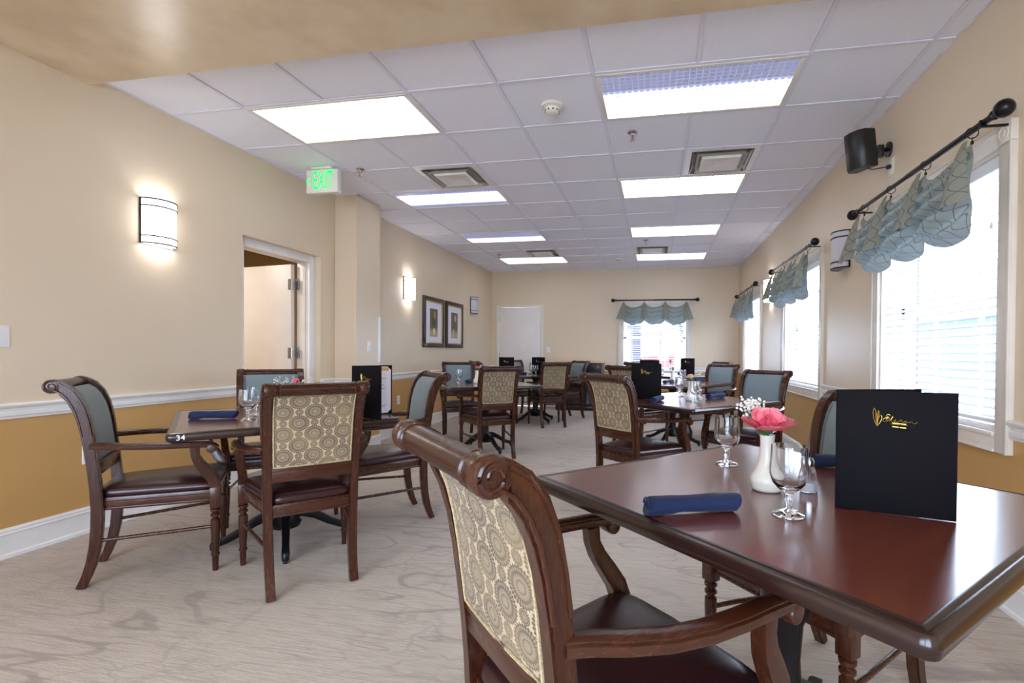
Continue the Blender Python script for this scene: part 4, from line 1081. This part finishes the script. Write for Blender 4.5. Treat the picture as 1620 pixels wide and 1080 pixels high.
def logo(par, W_, H_):
    def M(cx, cy): return ((1370 + cx / 16.2 - 1325) * 0.00123, 0.285 - ((630 + cy / 16.2) - 613.5) * 0.00132)
    S = [[(260, 225), (235, 290), (228, 400), (245, 520), (285, 640), (338, 740), (400, 660), (445, 570), (462, 500), (450, 440), (430, 425), (395, 460), (370, 530), (352, 640), (338, 740)],
         [(260, 225), (300, 310), (328, 420), (335, 560), (338, 740)], [(365, 290), (352, 450), (340, 600), (338, 740)], [(365, 290), (388, 350), (380, 450), (350, 600)], [(300, 330), (300, 450), (315, 600), (338, 740)],
         [(680, 412), (640, 395), (590, 405), (570, 432), (598, 458), (640, 465), (560, 488), (505, 528), (485, 575), (520, 602), (580, 592), (640, 548), (662, 500), (610, 490), (572, 535), (600, 560)],
         [(655, 590), (700, 510), (740, 440), (748, 450), (700, 540), (706, 585), (760, 592), (800, 560), (815, 520), (808, 565), (830, 592), (880, 588), (930, 550), (958, 524), (985, 565), (965, 590), (1030, 592), (1050, 562), (1085, 562), (1092, 595), (1052, 600), (1110, 592), (1165, 592), (1188, 565), (1178, 600), (1225, 570), (1245, 605), (1290, 626), (1370, 580)],
         [(690, 660), (900, 672), (1125, 690)]]
    mb = MB()
    for st in S:
        pts = [(M(a, b)[0], -0.0032, M(a, b)[1]) for a, b in st]
        mb.tube(pts, 0.0006, 5)
    for row, y in ((0, 632), (1, 735)):
        n = 13
        for k in range(n):
            if row == 1 and k == 6: continue
            a = 735 + (1092 - 735) * k / n; x0, z0 = M(a, y + (a - 735) * 0.06 + 14); x1, z1 = M(a + 18, y - 14 + (a - 735) * 0.06)
            mb.box(x0, x1, -0.0034, -0.0026, z0, z1)
    o = mb.build('gold_logo', M_GOLD, par, smooth=False); o['label'] = 'gold leaf emblem with the script word Elison'
def menu_proto(opening, name='menu_folder'):
    t = thing(name, 'x', 'menu')
    W_, H_ = 0.234, 0.285
    mb = MB(); mb.box(0.0, W_, -0.0024, 0.0, 0, H_, bevel=0.001); fc = mb.build('front_cover', M_FOLIO, t); logo(fc, W_, H_)
    mb = MB(); mb.lathe([(0.003, 0), (0.003, H_)], 8, (0.0, 0.001, 0)); mb.build('spine', M_FOLIO, t)
    m_ = Matrix.Rotation(R(opening), 4, 'Z')
    mb = MB(); mb.box(0.0, W_, 0.0, 0.0024, 0, H_, bevel=0.001, mat=m_); bc = mb.build('back_cover', M_FOLIO, t)
    mb = MB(); mb.box(0.012, W_ - 0.008, -0.0018, -0.0002, 0.008, H_ - 0.008, mat=m_); pg = mb.build('menu_page', M_PAPER, bc, smooth=False)
    mb = MB(); mb.box(0.014, W_ - 0.018, -0.0022, -0.0016, H_ - 0.032, H_ - 0.012, mat=m_)
    mb.build('page_heading', M_TANP, bc, smooth=False)
    mb = MB(); rnd = random.Random(5); z = H_ - 0.045
    while z > 0.03:
        mb.box(0.04, 0.04 + rnd.uniform(0.08, 0.16), -0.0021, -0.0017, z, z + 0.0028, mat=m_); z -= rnd.choice((0.007, 0.007, 0.016))
    mb.build('printed_lines', M_INK, bc, smooth=False)
    mb = MB()
    for (x, z, a, b) in ((W_ - 0.006, H_ - 0.006, -1, -1), (W_ - 0.006, 0.006, -1, 1), (0.012, 0.006, 1, 1), (0.012, H_ - 0.006, 1, -1)):
        v = [m_ @ Vector(p) for p in ((x, -0.003, z), (x + a * 0.024, -0.003, z), (x, -0.003, z + b * 0.024))]
        w_ = [m_ @ Vector((p.x, p.y, p.z)) for p in (Vector((x, -0.0015, z)), Vector((x + a * 0.024, -0.0015, z)), Vector((x, -0.0015, z + b * 0.024)))]
        mb.rings([v, w_])
    mb.build('corner_tab', M_FOLIO, bc, smooth=False)
    return t
GOB, NAP, VAS, SHK = goblet_proto(), napkin_proto(), vase_proto(), shaker_proto()
used = set()
def put(proto, loc, rz, label, group):
    if proto.name not in used:
        used.add(proto.name); proto.location = loc; proto.rotation_euler = (0, 0, R(rz)); proto['label'] = label; proto['group'] = group; return proto
    return dup(proto, loc, rz, label, group)
G1 = 'clear stemmed water goblets on the tables'
for x, y, lb in ((0.301, 1.205, 'near water goblet in front of the white vase, lower right table'), (0.233, 1.715, 'water goblet left of the pink peony on the near table'),
    (-2.116, 2.232, 'front one of the two goblets on table 34'), (-2.225, 2.40, 'rear one of the two goblets on table 34'),
    (0.290, 3.86, 'goblet in front of the pale flowers, middle right table'), (0.195, 4.33, 'goblet behind and left of the vase, middle right table'),
    (-2.29, 5.46, 'lone goblet before a blue chair back, left middle table'), (-2.0, 7.75, 'goblet before the menu, far left table'), (-1.88, 7.55, 'small goblet nearest us on the far left table'),
    (0.05, 6.55, 'goblet left of the tall pink flower, second right table'), (0.33, 6.50, 'goblet right of the tall pink flower, second right table'), (0.25, 8.55, 'goblet on the farthest table')):
    put(GOB, (x, y, TZ), random.uniform(0, 360), lb, G1)
G2 = 'rolled navy napkins on the tables'
for x, y, a, lb in ((0.084, 1.172, 20, 'navy napkin roll at the near edge of the near table'), (0.612, 1.752, 8, 'navy napkin roll behind the large menu'),
    (-2.316, 2.222, 21, 'navy napkin roll on table 34'), (0.478, 4.20, 50, 'navy napkin roll on the right of the middle right table'), (0.005, 3.80, 72, 'navy napkin seen end-on beside the menu, middle right table'),
    (0.14, 6.17, 62, 'navy napkin roll on the second right table, left side'), (0.55, 6.65, 55, 'navy napkin roll on the second right table before the chair'), (-2.19, 5.52, 100, 'navy napkin roll beside the vase, left middle table'), (-2.16, 7.62, 30, 'navy napkin roll on the far left table'), (0.45, 8.8, 40, 'navy napkin roll on the farthest table')):
    put(NAP, (x, y, TZ), a, lb, G2)
G3 = 'white ceramic bud vases'
vs = ((0.297, 1.413, 'white bud vase holding the big pink peony'), (-2.13, 2.60, 'bud vase hidden behind the chair at table 34'), (0.262, 3.97, 'white bud vase on the middle right table'), (0.20, 6.42, 'white bud vase on the second right table'), (-2.06, 5.44, 'white bud vase on the left middle table'), (-2.08, 7.98, 'white bud vase on the far left table'))
for x, y, lb in vs: put(VAS, (x, y, TZ), 0, lb, G3)
G4 = 'glass salt shakers'
for x, y, lb in ((0.405, 1.42, 'glass salt shaker behind the near goblet'), (0.338, 4.03, 'glass salt shaker right of the pale flowers'), (0.29, 6.30, 'glass salt shaker on the second right table')):
    put(SHK, (x, y, TZ), 20, lb, G4)
MN = menu_proto(34)
G5 = 'black standing menu folders'
put(MN, (0.429, 1.286, TZ), -13.6, 'large black menu standing on the near table', G5)
put(MN, (-0.195, 3.93, TZ), 8, 'black menu standing on the middle right table', G5)
put(MN, (-0.20, 6.03, TZ), 10, 'black menu whose top edge shows behind the middle right menu', G5)
put(MN, (0.40, 8.62, TZ), 6, 'small black menu before the back wall, farthest table', G5)
MN2 = menu_proto(75); MN2['group'] = G5
MN2.location = (-1.66, 2.46, TZ); MN2.rotation_euler = (0, 0, R(-18)); MN2['label'] = 'open black menu with a white page, on table 34'
dup(MN2, (-2.02, 7.86, TZ), -12, 'open menu with gold logo on the far left table', G5)
dup(MN2, (-2.42, 7.35, TZ), 18, 'black menu behind the patterned chair, left edge of the far left table', G5)

# flowers
def petal(mb, base, az, tilt, L, Wd, cup, roll=0.0, mi=0, n=7):
    """a cupped petal leaving base at azimuth az, tilt from vertical"""
    m_ = Matrix.Translation(base) @ Matrix.Rotation(az, 4, 'Z')
    def f(i, j):
        u = 2 * i - 1; s = j; w = Wd * math.sin(math.pi * min(0.5, s * 0.62 + 0.06)) * (1 - 0.25 * max(0, s - 0.75) / 0.25)
        a = tilt * s ** 0.7 + roll * s * s
        r_ = L * s
        x = math.sin(tilt + roll * s) * r_ * 1.0; z = math.cos(tilt + roll * s) * r_
        y = u * w; k = cup * u * u * w
        nx, nz = -math.cos(tilt + roll * s), math.sin(tilt + roll * s)
        ruf = 0.0022 * math.sin(u * 9 + az * 5) * s * s
        return m_ @ Vector((x + nx * (k + ruf), y, z + nz * (k + ruf) + 0.004 * (1 - u * u) * s))
    mb.grid(f, n, n, mi, uvf=lambda i, j: (i, j))
def petal_mat(name, c_in, c_out, edge):
    a = translucent(name, c_out, c_out, 0.35, 0.55)
    tc = a.node('ShaderNodeTexCoord'); sp = a.node('ShaderNodeSeparateXYZ'); a.nt.links.new(tc.outputs['UV'], sp.inputs[0])
    u, v = N(a.nt, sp.outputs[0]), N(a.nt, sp.outputs[1])
    n = a.noise(a.coord('UV', (9, 1.5, 1)), 1.5, 3)
    base = a.mix(v.smooth(0.1, 0.8), c_in, c_out); e = a.mix((v + n * 0.3).smooth(1.05, 1.22), base, edge)
    a.col(e); a.nt.links.new(e, a.tr.inputs[0]); return a.m
M_PEONY = petal_mat('peony_petal', lin(236, 96, 128), lin(250, 128, 148), lin(255, 214, 214))
M_PEACH = petal_mat('peach_petal', lin(240, 190, 160), lin(246, 214, 190), lin(250, 180, 190))
M_STEM = simple('green_stem', lin(70, 110, 60), 0.6)
M_BABY = simple('white_blossom', lin(240, 236, 228), 0.7)
def flower(loc, mat, scale, label, group, seed, big=False, tall=0.0):
    rnd = random.Random(seed)
    t = thing('peony_flower' if big else 'rose_flower', label, 'flower', loc, rnd.uniform(0, 360) if not big else 20, group)
    z0 = 0.165 + tall
    mb = MB(); mb.tube([(0, 0, 0.10), (0.002, 0.002, z0)], 0.0028, 6); mb.lathe([(0.003, z0 - 0.012), (0.014, z0 - 0.004), (0.018, z0 + 0.004), (0.004, z0 + 0.008)], 10); mb.build('stem', M_STEM, t)
    layers = [(6, 1.50, 0.064, 0.036, 0.10, -0.28), (6, 1.22, 0.050, 0.034, 0.35, -0.95), (6, 0.98, 0.046, 0.031, 0.5, -1.2), (5, 0.70, 0.044, 0.027, 0.7, -1.2), (5, 0.42, 0.044, 0.022, 0.9, -1.0), (3, 0.15, 0.04, 0.016, 1.1, -0.6)] if big else [(5, 0.95, 0.026, 0.016, 0.5, -0.4), (5, 0.55, 0.026, 0.014, 0.7, -0.6), (4, 0.25, 0.024, 0.010, 0.9, -0.5)]
    for li, (n, tl, L, W_, cup, roll) in enumerate(layers):
        for k in range(n):
            az = 2 * math.pi * (k + 0.5 * (li % 2)) / n + rnd.uniform(-0.2, 0.2)
            mb = MB(); petal(mb, Vector((0, 0, z0)), az, tl + rnd.uniform(-0.12, 0.16), L * scale * rnd.uniform(0.85, 1.15), W_ * scale * rnd.uniform(0.9, 1.1), cup, roll, n=7 if big else 4)
            mb.build('petal', mat, t, ang=80, normals=False)
    return t
def sprig(loc, label, group, seed, n=46, spread=0.035, h=0.20, off=(0, 0)):
    rnd = random.Random(seed); t = thing('white_sprig', label, 'flower', loc, 0, group)
    mb = MB(); tips = []
    for k in range(n // 4):
        p = (off[0] + rnd.gauss(0, spread), off[1] + rnd.gauss(0, spread), h + rnd.uniform(-0.02, 0.02)); tips.append(p)
        mb.tube([(0.004 * math.sin(k), 0.004 * math.cos(k), 0.11), (p[0] * 0.4, p[1] * 0.4, 0.16), p], 0.0007, 4)
    mb.build('stem', M_STEM, t)
    mb = MB()
    for k in range(n):
        q = tips[k % len(tips)]; c = Vector(q) + Vector((rnd.gauss(0, 0.007), rnd.gauss(0, 0.007), rnd.gauss(0, 0.006)))
        mb.sphere(c, rnd.uniform(0.0028, 0.0045), 6, 4)
    o = mb.build('blossoms', M_BABY, t); o['kind'] = 'stuff'
    return t
G6 = 'flowers in the bud vases'; G7 = 'white filler sprigs in the vases'
flower((0.297, 1.413, TZ - 0.004), M_PEONY, 1.12, 'large pink peony in the near vase', G6, 4, True)
sprig((0.297, 1.413, TZ), 'white filler blossoms left of the big pink peony', G7, 8, 90, 0.016, 0.222, (-0.036, 0.045))
flower((-2.13, 2.60, TZ), M_PEONY, 1.1, 'pink rose showing above the patterned chair at table 34', G6, 9)
sprig((-2.13, 2.60, TZ), 'white filler blossoms above the chair at table 34', G7, 12, 60, 0.045, 0.185, (-0.05, -0.02))
flower((0.262, 3.97, TZ), M_PEACH, 1.35, 'peach rose on the middle right table', G6, 5)
sprig((0.262, 3.97, TZ), 'white filler blossoms right of the peach rose', G7, 14, 30, 0.018, 0.215, (0.05, 0.0))
flower((0.20, 6.42, TZ), M_PEACH, 1.2, 'low pale rose on the second right table', G6, 6)
flower((0.17, 6.42, TZ), M_PEONY, 1.0, 'tall pink rose above the pale one, second right table', G6, 7, False, 0.09)
flower((-2.06, 5.44, TZ), M_PEONY, 1.1, 'pink rose on the left middle table', G6, 8)
flower((-2.08, 7.98, TZ), M_PEACH, 1.0, 'pale rose on the far left table', G6, 10)
sprig((-2.06, 5.44, TZ), 'white filler blossoms beside the pink rose, left middle table', G7, 15, 24, 0.012, 0.19, (0.04, 0.0))

# ------------------------------------------------------------------ outside
def bounce_ground_mat():
    a = Mat('pale_bounce_ground', rough=0.9); n = a.noise(a.world(), 3, 5); a.col(a.mix(n, lin(196, 198, 188), lin(214, 212, 204))); return a.m  # kept pale so the ground bounces daylight up to the ceiling
mb = MB(); mb.box(-30, 40, -20, 60, -0.5, -0.25); g = mb.build('ground_outside', bounce_ground_mat(), smooth=False); g['kind'] = 'structure'
def brick_mat():
    a = Mat('red_brick', rough=0.85); b = a.node('ShaderNodeTexBrick'); a.nt.links.new(a.coord('Object', (1, 1, 1), (R(90), 0, 0)), b.inputs['Vector'])
    b.inputs['Color1'].default_value = lin(132, 44, 46); b.inputs['Color2'].default_value = lin(116, 36, 40); b.inputs['Mortar'].default_value = lin(120, 60, 60); b.inputs['Scale'].default_value = 4.0
    a.col(b.outputs['Color']); return a.m
t = thing('brick_outbuilding', 'red brick outbuilding with a dark shutter outside the back window', 'building', (-0.5, 16.0, -0.25))
mb = MB(); mb.box(0.0, 1.05, 0, 3, 0, 2.05); mb.build('brick_wall', brick_mat(), t, smooth=False)
mb = MB(); mb.box(-0.05, 1.1, -0.1, 3.1, 2.05, 2.12); mb.build('roof', M_GRID, t, smooth=False)
mb = MB(); mb.box(-0.75, 0.0, 0.2, 3, 0, 2.3); mb.build('shutter', simple('slate_shutter', lin(34, 38, 66), 0.6), t, smooth=False)
t = thing('porch_post', 'dark porch post outside the nearest side window', 'post', (2.25, 4.97, -0.25))
mb = MB(); mb.box(-0.055, 0.055, -0.055, 0.055, 0, 2.35, bevel=0.006); mb.build('post_shaft', simple('slate_blue_post', lin(30, 34, 62), 0.5), t)
mb = MB(); mb.box(-0.09, 0.09, -0.09, 0.09, 0, 0.12, bevel=0.008); mb.build('post_base', M_GRID, t)
t = thing('neighbour_house', 'pale bluish house far outside the nearest side window', 'building', (14.0, 17.0, -0.25), 20)
mb = MB(); mb.box(-6, 6, -3, 3, 0, 2.4); mb.build('house_wall', simple('pale_siding', lin(84, 98, 130), 0.7), t, smooth=False)
mb = MB(); mb.prism([(-3.4, 2.4), (3.4, 2.4), (0, 3.8)], 'x', -6.3, 6.3); mb.build('roof', simple('grey_roof', lin(130, 130, 150), 0.8), t, smooth=False)
for x in (-4, -1.4, 1.4, 4):
    mb = MB(); mb.box(x - 0.5, x + 0.5, -3.05, -2.98, 0.9, 2.0); mb.build('window', M_DARK, t, smooth=False)
def tree(x, y, h, label, seed):
    rnd = random.Random(seed); t = thing('leafy_tree', label, 'tree', (x, y, -0.25), 0, 'trees outside the windows')
    mb = MB(); mb.tube([(0, 0, 0), (0.05, 0, h * 0.4), (0, 0.05, h * 0.7)], [0.12, 0.09, 0.04], 8); mb.build('trunk', simple('bark_%d' % seed, lin(80, 66, 60), 0.9), t)
    mb = MB()
    for k in range(1500):
        v = Vector((rnd.gauss(0, 1), rnd.gauss(0, 1), rnd.gauss(0, 1))).normalized() * rnd.uniform(0.5, 1.0); c = Vector((v.x * h * 0.3, v.y * h * 0.3, h * 0.68 + v.z * h * 0.32)); d = Vector((rnd.gauss(0, 1), rnd.gauss(0, 1), rnd.gauss(0, 1))).normalized() * 0.09; e = d.cross(Vector((0.3, 0.7, 0.2))).normalized() * 0.05
        mb.face([mb.bm.verts.new(c - d), mb.bm.verts.new(c + e), mb.bm.verts.new(c + d), mb.bm.verts.new(c - e)])
    o = mb.build('foliage', simple('leaves_%d' % seed, lin(48, 60, 56), 0.7), t, smooth=False, normals=False); o['kind'] = 'stuff'
tree(1.6, 18.0, 4.2, 'leafy tree outside the back window, right of the brick building', 1)
tree(9.5, 9.5, 4.0, 'leafy tree outside the nearest side window', 2)
